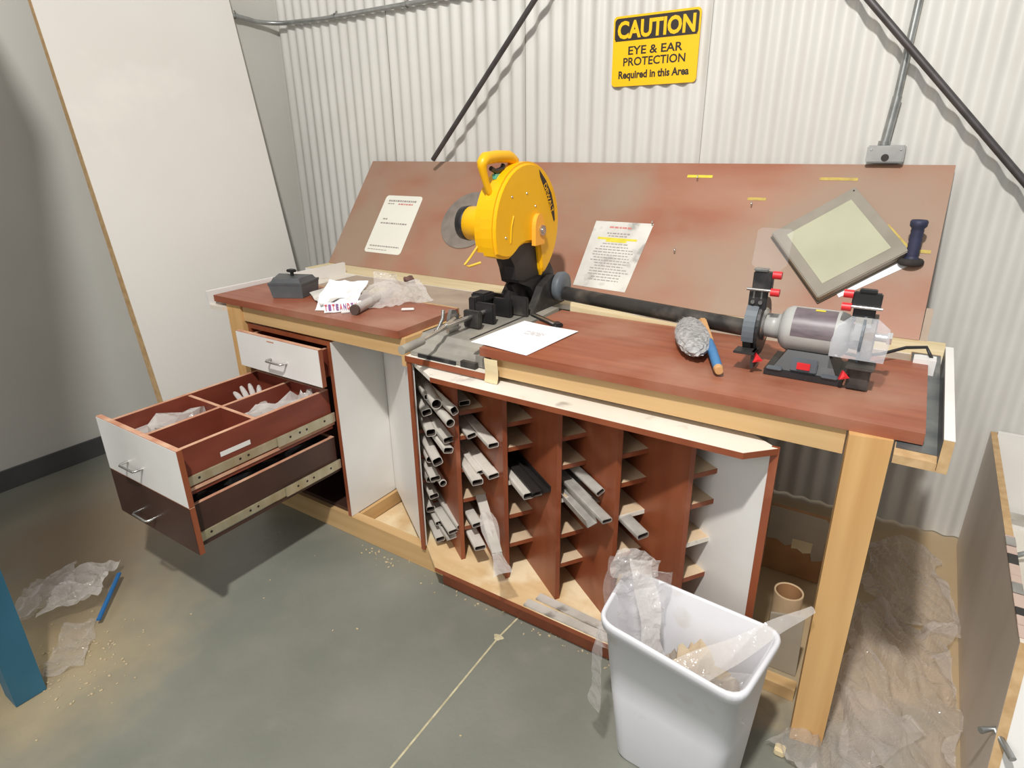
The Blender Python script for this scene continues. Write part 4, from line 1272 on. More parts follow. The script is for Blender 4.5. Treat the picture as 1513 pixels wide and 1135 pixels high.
# eye shields
vs = [(1.940, 0.262, 1.172), (1.958, 0.258, 1.160), (2.008, 0.258, 1.160), (2.022, 0.262, 1.176), (2.022, 0.285, 1.250), (2.014, 0.287, 1.257), (1.948, 0.287, 1.257), (1.940, 0.285, 1.250)]
sh = MB().add(vs + [(x, y + 0.002, z) for x, y, z in vs], [tuple(range(8)), tuple(range(15, 7, -1))] + [(i, (i + 1) % 8, 8 + (i + 1) % 8, 8 + i) for i in range(8)])
part('eye_shield', sh, M['shield'], t, 'clear shield tipped up')
vs = [(2.150, 0.205, 0.985), (2.262, 0.205, 0.985), (2.266, 0.225, 1.02), (2.262, 0.240, 1.055), (2.235, 0.248, 1.074), (2.180, 0.248, 1.074), (2.158, 0.240, 1.055), (2.148, 0.225, 1.02)]
sh = MB().add(vs + [(x, y + 0.002, z) for x, y, z in vs], [tuple(range(8)), tuple(range(15, 7, -1))] + [(i, (i + 1) % 8, 8 + (i + 1) % 8, 8 + i) for i in range(8)])
part('eye_shield', sh, M['shield2'], t, 'scuffed clear shield lowered over the right wheel')
part('bracket', MB().box(2.190, 0.243, 1.02, 2.222, 0.247, 1.075), M['grey_body'], t)
part('power_cord', MB().tube([(2.17, 0.35, 0.955), (2.20, 0.40, 0.935), (2.25, 0.455, 0.935), (2.30, 0.51, 0.945), (2.345, 0.54, 0.945), (2.358, 0.533, 0.925), (2.360, 0.526, 0.9225)], 0.0045, n=8), M['black'], t)

# black duct pipe lying behind the worktops
solo('black_pipe', MB().cyl((1.205, 0.655, 0.932), (1.938, 0.505, 0.9375), 0.0255, n=24), M['blackmetal'], 'long black pipe lying in the gutter from saw to grinder', 'pipe', loc=(1.58, 0.6, 0.902))
solo('wood_block', MB().prism([(1.285, 0.545), (1.262, 0.590), (1.70, 0.515), (1.50, 0.515)], 'z', 0.8725, 0.918), M['cream'], 'cream offcut board lying behind the right worktop under the black pipe', 'board', loc=(1.45, 0.55, 0.9))


# ------------------------------------------------------------------ things on the worktops
# white sheet of paper near the saw
mb = MB()
q = [(1.224, 0.040), (1.430, 0.022), (1.448, 0.296), (1.239, 0.316)]
nx = 6
vs = []
for j in range(nx + 1):
    for i in range(nx + 1):
        u, v = i / nx, j / nx
        x = (q[0][0] * (1 - u) + q[1][0] * u) * (1 - v) + (q[3][0] * (1 - u) + q[2][0] * u) * v
        y = (q[0][1] * (1 - u) + q[1][1] * u) * (1 - v) + (q[3][1] * (1 - u) + q[2][1] * u) * v
        z = 0.9115 + 0.0012 * (1 + math.sin(u * 5 + v * 3))
        vs.append((x, y, z))
mb.add(vs, [(j * (nx + 1) + i, j * (nx + 1) + i + 1, (j + 1) * (nx + 1) + i + 1, (j + 1) * (nx + 1) + i) for j in range(nx) for i in range(nx)], True)
t = thing('paper_sheet', 'white sheet of paper lying beside the saw on the right worktop', 'paper', (1.335, 0.17, 0.9115))
part('sheet', mb, M['paper'], t)
fr = frame_at((1.345, 0.215, 0.9145), (1, 0.0, 0), (0, 1, 0))
part('pencil_note', lines(fr, [(0, 0.0, 0.07, 0.002), (0.01, -0.012, 0.05, 0.002), (0.0, -0.024, 0.06, 0.002)], 0.0), M['print'], t, 'faint pencil writing')

# chrome wrench / flat bar
t = thing('chrome_wrench', 'short chrome bar tool lying behind the white paper sheet', 'tool', (1.30, 0.34, 0.912))
part('shaft', MB().bar((1.225, 0.385, 0.917), (1.362, 0.312, 0.917), 0.020, 0.010, bev=0.003), M['black'], t)
part('bright_side', MB().bar((1.232, 0.372, 0.923), (1.356, 0.306, 0.923), 0.007, 0.003), M['chrome'], t)
part('tip', MB().bar((1.345, 0.328, 0.917), (1.375, 0.310, 0.917), 0.026, 0.013, bev=0.003), M['black'], t)

# cream strip hanging over the front edge
vs = []
for i in range(9):
    s_ = i / 8
    z = 0.9125 - s_ * 0.0 if i == 0 else 0.884 - 0.075 * (i - 1) / 7
    y = 0.014 - 0.003 * math.sin(s_ * 6) - 0.002
    for x in (1.292, 1.316, 1.338):
        vs.append((x + 0.003 * math.sin(s_ * 4), y - (0.002 if x == 1.316 else 0), z))
fs = [(i * 3 + k, i * 3 + k + 1, i * 3 + k + 4, i * 3 + k + 3) for i in range(8) for k in range(2)]
vs2 = [(x, y + 0.0015, z) for x, y, z in vs]
mb = MB().add(vs[3:], [(i * 3 + k, i * 3 + k + 1, i * 3 + k + 4, i * 3 + k + 3) for i in range(7) for k in range(2)], True)
solo('paper_strip', mb, M['cream'], 'cream strip of tape hanging off the front edge beside the saw', 'tape', loc=(1.315, 0.01, 0.85))

# bench brush
t = thing('bench_brush', 'bench brush with grey bristles and blue-painted handle', 'brush', (1.80, 0.33, 0.912))
a, b = Vector((1.765, 0.500, 0.945)), Vector((1.925, 0.128, 0.928))
d = (b - a).normalized()
mid_ = a.lerp(b, 0.48)
s1 = Vector((-d.y, d.x, 0)) * -1
sidev = Vector((-0.92, -0.38, 0)).normalized()
part('handle_back', MB().bar(a, mid_, 0.022, 0.018, bev=0.004), M['brushwood'], t)
part('handle', MB().tube([mid_ - d * 0.004, mid_.lerp(b, 0.3), mid_.lerp(b, 0.7), mid_.lerp(b, 0.92)], [0.011, 0.013, 0.0125, 0.012], n=10), M['bluepaint'], t, 'blue-painted grip')
part('handle_tip', MB().tube([mid_.lerp(b, 0.92), b], [0.0125, 0.010], n=10), M['brushwood'], t)
b_ = bmesh.new()
bmesh.ops.create_icosphere(b_, subdivisions=4, radius=1)
b_.verts.index_update()
c0 = Vector((1.784, 0.352, 0.938))
d2_ = Vector((0.36, -0.93, 0)).normalized()
s2_ = Vector((0.93, 0.36, 0))
vs = []
for v in b_.verts:
    n1 = noise.noise(v.co * 9) * 0.08 + noise.noise(v.co * 25) * 0.05
    q = v.co * (1 + n1)
    vs.append(c0 + d2_ * q.x * 0.172 + s2_ * q.y * 0.048 + Vector((0, 0, max(q.z * 0.026, -0.0245))))
part('bristles', MB().add(vs, [[v.index for v in f.verts] for f in b_.faces]), M['bristle'], t, 'matted grey bristles')
b_.free()
rnd = random.Random(5)
mb = MB()
for k in range(700):
    u = rnd.uniform(-1, 1)
    w_ = rnd.uniform(-1, 1)
    if u * u + w_ * w_ > 1:
        continue
    z = math.sqrt(max(0, 1 - u * u - w_ * w_))
    p = c0 + d2_ * u * 0.163 + s2_ * w_ * 0.047 + Vector((0, 0, z * 0.031))
    e = p + (s2_ * -rnd.uniform(0.006, 0.016) + d2_ * rnd.uniform(-.006, .01) + Vector((0, 0, rnd.uniform(-0.002, 0.005))))
    e.z = max(e.z, 0.9125)
    n_ = Vector((0, 0, 1)).cross(e - p).normalized() * 0.0008
    mb.add([p - n_, p + n_, e], [(0, 1, 2)])
part('bristle_tips', mb, M['bristle'], t, kind='stuff')
b_ = None

# dark charger-like block with a knob
t = thing('grey_battery_charger', 'dark grey plastic charger block with a small knob on the left worktop', 'charger', (0.21, 0.21, 0.911))
ft = [(0.275, 0.066), (0.372, 0.135), (0.262, 0.300), (0.150, 0.215)]
tp = [(0.275, 0.040), (0.395, 0.150), (0.262, 0.322), (0.125, 0.208)]
ft = [(0.255, 0.085), (0.350, 0.150), (0.300, 0.275), (0.160, 0.215)]
tp = [(0.195, 0.075), (0.345, 0.150), (0.290, 0.300), (0.105, 0.195)]
cg = mat('dark_grey_plastic', srgb(88, 90, 92), srgb(74, 76, 78), scale=12, rough=0.5)
ft = [((p[0] - .245) * 0.72 + .262, (p[1] - .185) * 0.72 + .180) for p in tp]
tp = [((p[0] - .25) * 0.80 + .255, (p[1] - .185) * 0.8 + .185) for p in tp]
cc = Vector((sum(p[0] for p in tp) / 4, sum(p[1] for p in tp) / 4, 0))
mb = MB().add([(x, y, 0.911) for x, y in ft] + [(x, y, 0.958) for x, y in tp], [(3, 2, 1, 0), (4, 5, 6, 7), (0, 1, 5, 4), (1, 2, 6, 5), (2, 3, 7, 6), (3, 0, 4, 7)])
part('body', mb, cg, t)
grow = lambda k: [((p[0] - cc.x) * k + cc.x, (p[1] - cc.y) * k + cc.y) for p in tp]
part('lid', MB().prism(grow(1.02), 'z', 0.9582, 0.966), cg, t)
g0, g1 = grow(0.90), grow(0.80)
part('raised_top', MB().add([(x, y, 0.966) for x, y in g0] + [(x, y, 0.980 + 0.004 * (i % 2)) for i, (x, y) in enumerate(g1)], [(3, 2, 1, 0), (4, 5, 6, 7), (0, 1, 5, 4), (1, 2, 6, 5), (2, 3, 7, 6), (3, 0, 4, 7)]), cg, t)
part('knob_stem', MB().cyl((0.235, 0.195, 0.98), (0.235, 0.195, 0.996), 0.007, n=10), M['black'], t)
part('knob', MB().box(0.218, 0.181, 0.996, 0.252, 0.207, 1.007, bev=0.003), M['black'], t)
for k in range(3):
    p = Vector((0.17 + 0.05 * k, 0.150 + 0.035 * k, 0.966))
    part('clip', MB().box(p.x, p.y, 0.966, p.x + 0.018, p.y + 0.014, 0.976, bev=0.002), cg, t) if k != 1 else None

# wrappers, tubes and bag pile
t = thing('printed_wrapper', 'crumpled white wrapper with red and blue letters hanging near the left worktop edge', 'wrapper', (0.55, 0.13, 0.912))
fr = frame_at((0.540, 0.170, 0.938), Vector((0.72, 0.42, 0.0)), Vector((-0.45, 0.68, 0.35)))
mb = crumple(fr, 0.15, 0.20, 14, 16, 0.010, 3, 9, edge=0.02)
for v in mb.v:
    v.z = max(v.z, 0.9115)
part('wrapper', mb, M['paper'], t)
fr = frame_at((0.452, 0.185, 0.930), Vector((0.65, -0.35, 0.0)), Vector((0.35, 0.65, 0.15)))
mb = crumple(fr, 0.20, 0.13, 12, 10, 0.009, 8, 9, edge=0.02)
for v in mb.v:
    v.z = max(v.z, 0.9115)
part('torn_flap', mb, mat('grey_white_paper', srgb(214, 210, 202), srgb(196, 192, 184), scale=9, rough=0.8), t)
wv = [(0.600, 0.032), (0.706, 0.092)]
a_, b2 = Vector((0.588, 0.040, 0.914)), Vector((0.672, 0.135, 0.914))
xd = (b2 - a_)
face = MB()
N_ = 8
vs = []
for i in range(N_ + 1):
    p = a_.lerp(b2, i / N_)
    for k in range(3):
        vs.append(p + Vector((-0.012 * k / 2 + 0.002 * math.sin(i), 0.012 * k / 2, 0.031 * k / 2 + 0.001 * math.sin(i * 2))))
face.add(vs, [(i * 3 + k, (i + 1) * 3 + k, (i + 1) * 3 + k + 1, i * 3 + k + 1) for i in range(N_) for k in range(2)], True)
part('printed_face', face, M['paper'], t)
for i in range(9):
    p = a_.lerp(b2, (i + 0.6) / 10) + Vector((-0.004, 0.003, 0.016))
    ff_ = frame_at(p, xd, Vector((-0.35, 0.3, 0.9)))
    ch = 'TITEANDTY'[i]
    part('letter', text_mb(ch, ff_, 0.009, 0.022, 0.0030, bold=0.03), M['print_purple'] if i % 2 else mat('red_ink_%d' % i, srgb(190, 50, 60), rough=0.6), t)

t = thing('sealant_tube', 'pale tube with a dark round end lying among the wrappers', 'tube', (0.66, 0.16, 0.925))
a_, b2 = Vector((0.690, 0.092, 0.9290)), Vector((0.600, 0.355, 0.9290))
part('barrel', MB().cyl(a_, b2, 0.0165, n=20), M['film_milky'], t, 'cloudy clear barrel')
part('inner_barrel', MB().cyl(a_ + (b2 - a_) * 0.02, b2, 0.0125, n=16), mat('tube_filling', srgb(168, 160, 150), srgb(150, 140, 130), scale=8, rough=0.5), t)
part('end_cap', MB().cyl(a_ - (b2 - a_) * 0.04, a_ + (b2 - a_) * 0.005, 0.0175, n=20), mat('dark_cap', srgb(80, 66, 60), rough=0.5), t, 'dark round end cap')
solo('sealant_tube', MB().cyl((0.500, 0.265, 0.9265), (0.585, 0.360, 0.9265), 0.015, n=18), M['cream'], 'short cream cylinder lying behind the printed wrapper', 'tube', loc=(0.55, 0.3, 0.93))
fr = frame_at((0.640, 0.300, 0.935), Vector((0.3, 0.5, 0)), Vector((-0.5, 0.3, 0.15)))
mb = crumple(fr, 0.30, 0.20, 22, 16, 0.020, 21, 9, edge=0.03)
for v in mb.v:
    v.z = max(v.z, 0.9115)
t = thing('clear_bag', 'crumpled clear plastic bag at the back of the left worktop', 'bag', (0.64, 0.3, 0.912))
part('film', mb, M['film_milky'], t)
fr = frame_at((0.545, 0.395, 0.955), Vector((0.5, 0.35, 0)), Vector((-0.1, 0.2, 0.9)))
part('peak', crumple(fr, 0.09, 0.07, 8, 8, 0.012, 33, 12, edge=0.02), M['film_milky'], t)
solo('white_scrap', MB().bar((0.790, 0.212, 0.915), (0.825, 0.240, 0.915), 0.014, 0.007, bev=0.002), M['white'], 'small white plastic scrap near the corner of the left worktop', 'scrap', loc=(0.807, 0.226, 0.912))
solo('white_scrap', MB().bar((0.640, 0.070, 0.916), (0.672, 0.112, 0.918), 0.008, 0.008, bev=0.002), M['white'], 'small white scrap beside the dark tube end', 'scrap', loc=(0.65, 0.09, 0.912))
solo('broken_clip', blob((0.385, 0.700, 0.888), (0.030, 0.016, 0.016), 0.6, 4, 2), mat('reddish_scrap', srgb(120, 84, 76), srgb(90, 66, 60), scale=30, rough=0.6),
     'small reddish-brown scrap lying on the gutter edge', 'scrap', loc=(0.385, 0.700, 0.875))

# ------------------------------------------------------------------ drawer contents
def lump(nm, c, r, seed, mt, label, cat='plastic', group=None, zmin=0.486, lim=None):
    mb = blob(c, r, 0.9, seed, 3)
    for v in mb.v:
        v.z = max(v.z, zmin)
        if lim:
            v.x = min(max(v.x, lim[0]), lim[1])
            v.y = min(max(v.y, lim[2]), lim[3])
            v.z = min(v.z, lim[4])
    return solo(nm, mb, mt, label, cat, group, loc=(c[0], c[1], zmin))


def glove(c, ax, sd, L, label):
    """flat limp clear glove: palm with five fingers"""
    ax, sd = Vector(ax).normalized(), Vector(sd).normalized()
    upv = ax.cross(sd).normalized()
    t = thing('clear_glove', label, 'glove', tuple(c))
    c = Vector(c)
    mb = MB()
    pal = []
    for i in range(7):
        s_ = i / 6
        w2 = L * (0.16 + 0.07 * math.sin(s_ * 2.4))
        pal.append((c + ax * (s_ * L * 0.62 - L * 0.1) + upv * 0.006 * math.sin(s_ * 5), w2))
    ring = []
    n = 12
    for p, w2 in pal:
        for k in range(n):
            a = 2 * PI * k / n
            ring.append(p + sd * w2 * math.cos(a) + upv * (0.011 * math.sin(a) + 0.004 * noise.noise(p * 60 + Vector((k, 0, 0)))))
    mb.add(ring, [(i * n + k, i * n + (k + 1) % n, (i + 1) * n + (k + 1) % n, (i + 1) * n + k) for i in range(6) for k in range(n)], False)
    mb.add(ring[-n:], [tuple(range(n))])
    part('palm', mb, M['film_milky'], t)
    for k, (o_, fl, bend) in enumerate(((-0.17, 0.26, -0.2), (-0.06, 0.36, -0.05), (0.05, 0.38, 0.06), (0.15, 0.30, 0.22))):
        b0 = c + ax * L * 0.50 + sd * o_ * L
        pts_ = [b0 + (ax + sd * bend) * (L * fl * s_ / 4) + upv * (0.014 * (s_ / 4) ** 2) for s_ in range(5)]
        part('finger', MB().tube(pts_, [0.011, 0.0105, 0.010, 0.009, 0.006], n=8), M['film_milky'], t)
    b0 = c + ax * L * 0.12 - sd * 0.17 * L
    pts_ = [b0 + (ax * 0.6 - sd * 0.8) * (L * 0.28 * s_ / 4) for s_ in range(5)]
    part('thumb', MB().tube(pts_, [0.012, 0.0115, 0.011, 0.010, 0.006], n=8), M['film_milky'], t)
    return t


glove((0.415, -0.165, 0.545), (-0.75, 0.30, 0.50), (0.35, 0.80, 0.0), 0.20, 'limp clear glove standing up in the back right drawer compartment')
lump('clear_film_wad', (0.475, -0.14, 0.540), (0.075, 0.11, 0.060), 11, M['film_milky'], 'wad of clear film beside the glove, back right drawer compartment', lim=(0.381, 0.559, -0.263, -0.001, 0.63))
lump('clear_film_wad', (0.515, -0.035, 0.560), (0.035, 0.03, 0.055), 15, M['film_milky'], 'small clear film wad in the far corner of the drawer', lim=(0.381, 0.559, -0.263, 0.008, 0.64))
lump('clear_film_wad', (0.285, -0.385, 0.545), (0.065, 0.11, 0.062), 12, M['film_milky'], 'wad of clear film in the front left drawer compartment', lim=(0.182, 0.364, -0.536, -0.281, 0.62))
lump('clear_film_wad', (0.46, -0.42, 0.505), (0.055, 0.07, 0.024), 13, M['film'], 'flat clear film wad in the front right drawer compartment', lim=(0.381, 0.559, -0.536, -0.281, 0.6))
lump('clear_film_wad', (0.525, -0.33, 0.515), (0.022, 0.03, 0.034), 17, M['film_milky'], 'tiny film scrap by the side of the front right drawer compartment', lim=(0.381, 0.559, -0.536, -0.281, 0.6))
dk = mat('dark_crumpled_bags', srgb(70, 66, 68), srgb(40, 38, 40), scale=20, rough=0.3, bump=0.5)
lump('dark_bag', (0.48, -0.40, 0.365), (0.075, 0.13, 0.07), 21, dk, 'dark crumpled bag at the front of the brown drawer', 'bag', None, 0.318, (0.182, 0.559, -0.536, 0.008, 0.434))
lump('dark_bag', (0.48, -0.12, 0.365), (0.075, 0.13, 0.075), 22, dk, 'dark crumpled bag at the back of the brown drawer', 'bag', None, 0.318, (0.182, 0.559, -0.536, 0.008, 0.434))

# ------------------------------------------------------------------ waste bin
rim = [(1.814, -0.285), (2.160, -0.340), (2.196, -0.096), (1.797, -0.070)]
bot = [(1.872, -0.275), (2.130, -0.290), (2.165, -0.135), (1.862, -0.110)]
t = thing('waste_bin', 'tall white plastic waste bin in front of the rack', 'bin', (2.0, -0.2, 0.0))


def rquad(P, r, n=5):
    out = []
    for i in range(4):
        p = Vector(P[i])
        a_ = (Vector(P[i - 1]) - p).normalized()
        b2 = (Vector(P[(i + 1) % 4]) - p).normalized()
        s0, s1_ = p + a_ * r, p + b2 * r
        for k in range(n + 1):
            u = k / n
            out.append(s0 * (1 - u) ** 2 + p * 2 * u * (1 - u) + s1_ * u * u)
    return out


RT, RB = rquad(rim, 0.045), rquad(bot, 0.035)
n = len(RT)
cT = Vector((sum(p.x for p in RT) / n, sum(p.y for p in RT) / n))
HB = 0.42
vs = []
for (z, k, sc) in ((0.002, 0, 0.94), (0.010, 0, 0.98), (0.21, 0.5, 0.965), (HB - 0.030, 0.94, 0.95), (HB - 0.029, 0.95, 1.0), (HB - 0.008, 1, 1.005), (HB, 1, 0.99), (HB, 1, 0.955), (HB - 0.006, 1, 0.94), (0.22, 0.5, 0.94), (0.012, 0, 0.92)):
    for a_, b2 in zip(RB, RT):
        p = a_.lerp(b2, k)
        p = cT.lerp(p, sc)
        vs.append((p.x, p.y, z))
L_ = 11
fs = [(k * n + i, k * n + (i + 1) % n, (k + 1) * n + (i + 1) % n, (k + 1) * n + i) for k in range(L_ - 1) for i in range(n)]
fs += [tuple(range(n))[::-1], tuple(range((L_ - 1) * n, L_ * n))]
part('bin_body', MB().add(vs, fs, True), M['bin'], t)
# rubbish inside
lump('brown_paper_wad', (2.02, -0.185, 0.22), (0.06, 0.055, 0.10), 31, mat('tan_crumpled_paper', srgb(206, 188, 160), srgb(180, 158, 128), scale=14, rough=0.8, bump=0.4), 'tan crumpled paper wad in the middle of the bin', 'paper', None, 0.03)
lump('brown_paper_wad', (1.965, -0.19, 0.17), (0.055, 0.055, 0.10), 34, mat('grey_crumpled_paper', srgb(176, 166, 154), srgb(150, 140, 128), scale=14, rough=0.8, bump=0.4), 'grey-brown wad low in the left half of the bin', 'paper', None, 0.03)
lump('brown_paper_wad', (2.08, -0.20, 0.19), (0.05, 0.05, 0.11), 37, mat('pale_crumpled_paper', srgb(196, 184, 170), srgb(170, 158, 142), scale=14, rough=0.8, bump=0.4), 'pale wad in the right end of the bin', 'paper', None, 0.03)
t = thing('clear_bin_wrap', 'crinkled clear sleeve standing in the left end of the bin and over its rim', 'plastic', (1.87, -0.18, 0.2))
fr = frame_at((1.850, -0.165, 0.385), Vector((0.62, 0.40, -0.15)), Vector((-0.15, 0.15, 0.95)))
part('film', crumple(fr, 0.15, 0.24, 16, 24, 0.020, 41, 9, edge=0.03), M['film'], t)
fr = frame_at((1.915, -0.195, 0.375), Vector((0.55, 0.3, 0.1)), Vector((-0.30, 0.25, 0.90)))
part('film', crumple(fr, 0.05, 0.32, 6, 28, 0.014, 43, 12, edge=0.01), M['film_milky'], t)
fr = frame_at((1.838, -0.115, 0.475), Vector((0.85, 0.30, 0.0)), Vector((0, 0.3, 0.9)))
part('tuft', crumple(fr, 0.11, 0.06, 14, 8, 0.018, 45, 18, edge=0.02), M['film_milky'], t)
t = thing('clear_strip', 'long clear strip sticking out of the bin towards the bench leg', 'plastic', (2.10, -0.2, 0.36))
a_, b2 = Vector((2.020, -0.275, 0.345)), Vector((2.236, -0.020, 0.452))
dd = (b2 - a_)
vs = []
for i in range(15):
    s_ = i / 14
    p = a_.lerp(b2, s_) + Vector((0, 0, 0.004 * math.sin(s_ * 11)))
    wv_ = 0.030 * (1 - s_) + 0.008
    sd_ = Vector((0.385, -0.211, -0.276)).normalized()
    for k in (-1, 0, 1):
        vs.append(p + sd_ * wv_ * k + Vector((0, 0, 0.004 * (k == 0))))
part('film', MB().add(vs, [(i * 3 + k, i * 3 + k + 1, i * 3 + k + 4, i * 3 + k + 3) for i in range(14) for k in range(2)], True), M['film_milky'], t)
fr = frame_at((2.08, -0.245, 0.305), Vector((0.8, 0.1, 0.2)), Vector((-0.2, 0.6, 0.7)))
part('film', crumple(fr, 0.16, 0.10, 14, 10, 0.018, 47, 14, edge=0.02), M['film'], t)
t = thing('clear_sleeve', 'clear plastic sleeve hanging down between the bin and the rack', 'plastic', (1.83, -0.22, 0.2))
fr = frame_at((1.832, -0.302, 0.285), Vector((0.35, -0.25, 0.0)), Vector((0.06, 0.02, 0.95)))
part('film', crumple(fr, 0.045, 0.22, 6, 20, 0.008, 51, 12, edge=0.01), M['film'], t)

# ------------------------------------------------------------------ behind and beside the right leg
t = thing('cardboard_box', 'dusty cardboard box with pale torn label behind the right bench leg', 'box', (2.11, 0.80, 0.0))
part('carton', box(2.015, 0.706, 0.002, 2.203, 0.725, 0.262), M['cardboard'], t)
part('label', MB().prism([(2.017, 0.262), (2.192, 0.262), (2.203, 0.250), (2.201, 0.10), (2.170, 0.085), (2.160, 0.125), (2.13, 0.112), (2.10, 0.13), (2.08, 0.118), (2.05, 0.135), (2.017, 0.13)], 'y', 0.7025, 0.7048), M['mdf_face'], t, 'grey-beige torn facing')
part('label', MB().prism([(2.10, 0.155), (2.165, 0.158), (2.163, 0.118), (2.14, 0.108), (2.12, 0.120), (2.10, 0.115)], 'y', 0.7012, 0.7024), M['cream'], t, 'pale torn patch')
t = thing('cardboard_tube', 'pale open cardboard tube standing behind the bin', 'tube', (2.145, 0.33, 0.0))
mb = MB().lathe((2.150, 0.335, 0.002), (0, 0, 1), [(0, 0.040), (0.205, 0.041), (0.208, 0.041), (0.208, 0.036), (0.02, 0.036), (0.02, 0.0)], n=28)
part('tube_wall', mb, M['tubecard'], t)
part('tube_inner_shade', MB().lathe((2.150, 0.335, 0.002), (0, 0, 1), [(0.206, 0.0357), (0.021, 0.0357)], n=28), M['cardboard'], t, 'inside coloured darker brown for shade')  # shade inside the tube put into a darker brown sleeve
solo('white_panel_offcut', MB().prism([(2.130, 0.002), (2.215, 0.002), (2.210, 0.215), (2.122, 0.190)], 'y', 0.235, 0.243), M['mdf_face'], 'dusty pale offcut panel standing between the bin and the right leg', 'panel', loc=(2.17, 0.24, 0.0))
solo('wood_scrap', MB().box(2.215, -0.055, 0.001, 2.240, -0.030, 0.022, bev=0.003), M['cream'], 'small wood scrap on the floor by the right leg foot', 'scrap', loc=(2.227, -0.04, 0.0))

# plastic sheeting on the floor
def sheeting(cx, cy, w_, h_, ang, nx, ny, amp, seed, mt, label):
    fr = frame_at((cx, cy, 0.012), Vector((math.cos(ang), math.sin(ang), 0)), Vector((-math.sin(ang), math.cos(ang), 0)))
    mb = crumple(fr, w_, h_, nx, ny, amp, seed, 7.5, edge=0.08, streak=True)
    for v in mb.v:
        v.z = max(v.z, 0.0025)
    return solo('plastic_sheeting', mb, mt, label, 'plastic', loc=(cx, cy, 0.0))


sheeting(2.465, 0.34, 0.27, 0.62, 0.05, 44, 90, 0.034, 61, M['film_floor'], 'large clear crumpled sheeting on the floor right of the bench leg')
sheeting(2.47, 0.86, 0.24, 0.45, 0.25, 30, 50, 0.026, 67, M['film_floor'], 'clear sheeting on the dusty floor nearest the corrugated wall')
sheeting(2.36, 0.08, 0.20, 0.36, -0.3, 30, 46, 0.028, 71, M['film_floor'], 'clear sheeting crumpled just behind the right leg foot')

# ------------------------------------------------------------------ cabinet at the right edge
t = thing('open_cabinet', 'low white cabinet with raw board side at the right edge of the view', 'cabinet', (2.8, 0.5, 0.0))
sd = [(1.235, 0.002), (-0.105, 0.002), (0.062, 0.482), (1.235, 0.482)]
part('side_panel', MB().prism(sd, 'x', 2.612, 2.630), M['side_face'], t, 'grey-brown outer side')
part('side_edge', MB().prism([(1.235, 0.4823), (0.50, 0.4823), (0.50, 0.4833), (1.235, 0.4833)], 'x', 2.612, 2.630), M['mdf'], t, 'raw edge')
part('front_edge', MB().add([(x, y, z) for x in (2.612, 2.630) for y, z in ((-0.106, 0.002), (0.0605, 0.482), (0.0595, 0.482), (-0.107, 0.002))], [(0, 1, 2, 3), (7, 6, 5, 4), (0, 4, 5, 1), (3, 2, 6, 7), (1, 5, 6, 2), (0, 3, 7, 4)]), M['mdf'], t, 'raw front edge')
part('back_panel', box(2.631, 1.215, 0.05, 3.30, 1.235, 0.49), M['white'], t)
part('side_panel', box(3.282, -0.02, 0.002, 3.30, 1.2145, 0.482), M['mdf_face'], t)
part('front_panel', MB().add([(x, y, z) for x in (2.631, 3.281) for y, z in ((-0.085, 0.045), (0.064, 0.470), (0.082, 0.470), (-0.067, 0.045))], [(0, 1, 2, 3), (7, 6, 5, 4), (0, 4, 5, 1), (3, 2, 6, 7), (1, 5, 6, 2), (0, 3, 7, 4)]), M['white'], t, 'white front')
part('bottom_panel', box(2.631, -0.06, 0.02, 3.281, 1.2145, 0.038), M['mdf'], t)
part('inner_shelf', box(2.631, 0.10, 0.12, 3.281, 1.2145, 0.136), M['white_dirty'], t)
part('rail', MB().bar((2.632, 1.19, 0.20), (3.27, 1.19, 0.20), 0.012, 0.02), M['chrome'], t)
part('handle_rod', MB().tube([(2.585, -0.01, 0.285), (2.612, 0.012, 0.285), (2.640, -0.045, 0.275)], 0.0075, n=8), M['galv'], t, 'grey metal rod end')
# glossy tape along the top edge
rnd = random.Random(9)
y = 0.075
k = 0
while y < 0.495:
    ln = rnd.uniform(0.03, 0.055)
    part('tape_piece', MB().box(2.6105, y, 0.4825, 2.6315, min(y + ln, 0.499), 0.4845 + rnd.uniform(0, 0.003), bev=0.0008),
         [mat('pink_brown_tape', srgb(196, 172, 158), rough=0.2) if k == 0 else bpy.data.materials['pink_brown_tape'], M['blackmetal'], M['chrome']][(0, 0, 1, 0, 2)[k % 5]], t)
    y += ln + 0.001
    k += 1
for nm, lab, mk, a in (('metal_bracket', 'grey bent bracket inside the right-hand cabinet, nearest the back', 'galv', (2.68, 0.86, 0.140)), ('metal_bracket', 'grey bent bracket inside the right-hand cabinet, nearer the front', 'castgrey', (2.69, 0.62, 0.140))):
    o = Vector(a)
    mb = MB().tube([o + Vector((0, 0, 0.008)), o + Vector((0.05, 0.10, 0.03)), o + Vector((0.10, 0.12, 0.06)), o + Vector((0.13, 0.04, 0.05))], 0.009, n=8)
    solo(nm, mb, M[mk], lab, 'bracket', loc=a)
lump('dark_hardware_lump', (2.71, 0.40, 0.20), (0.06, 0.10, 0.08), 71, M['blackmetal'], 'dark metal lump in the front of the right-hand cabinet', 'hardware', None, 0.137)

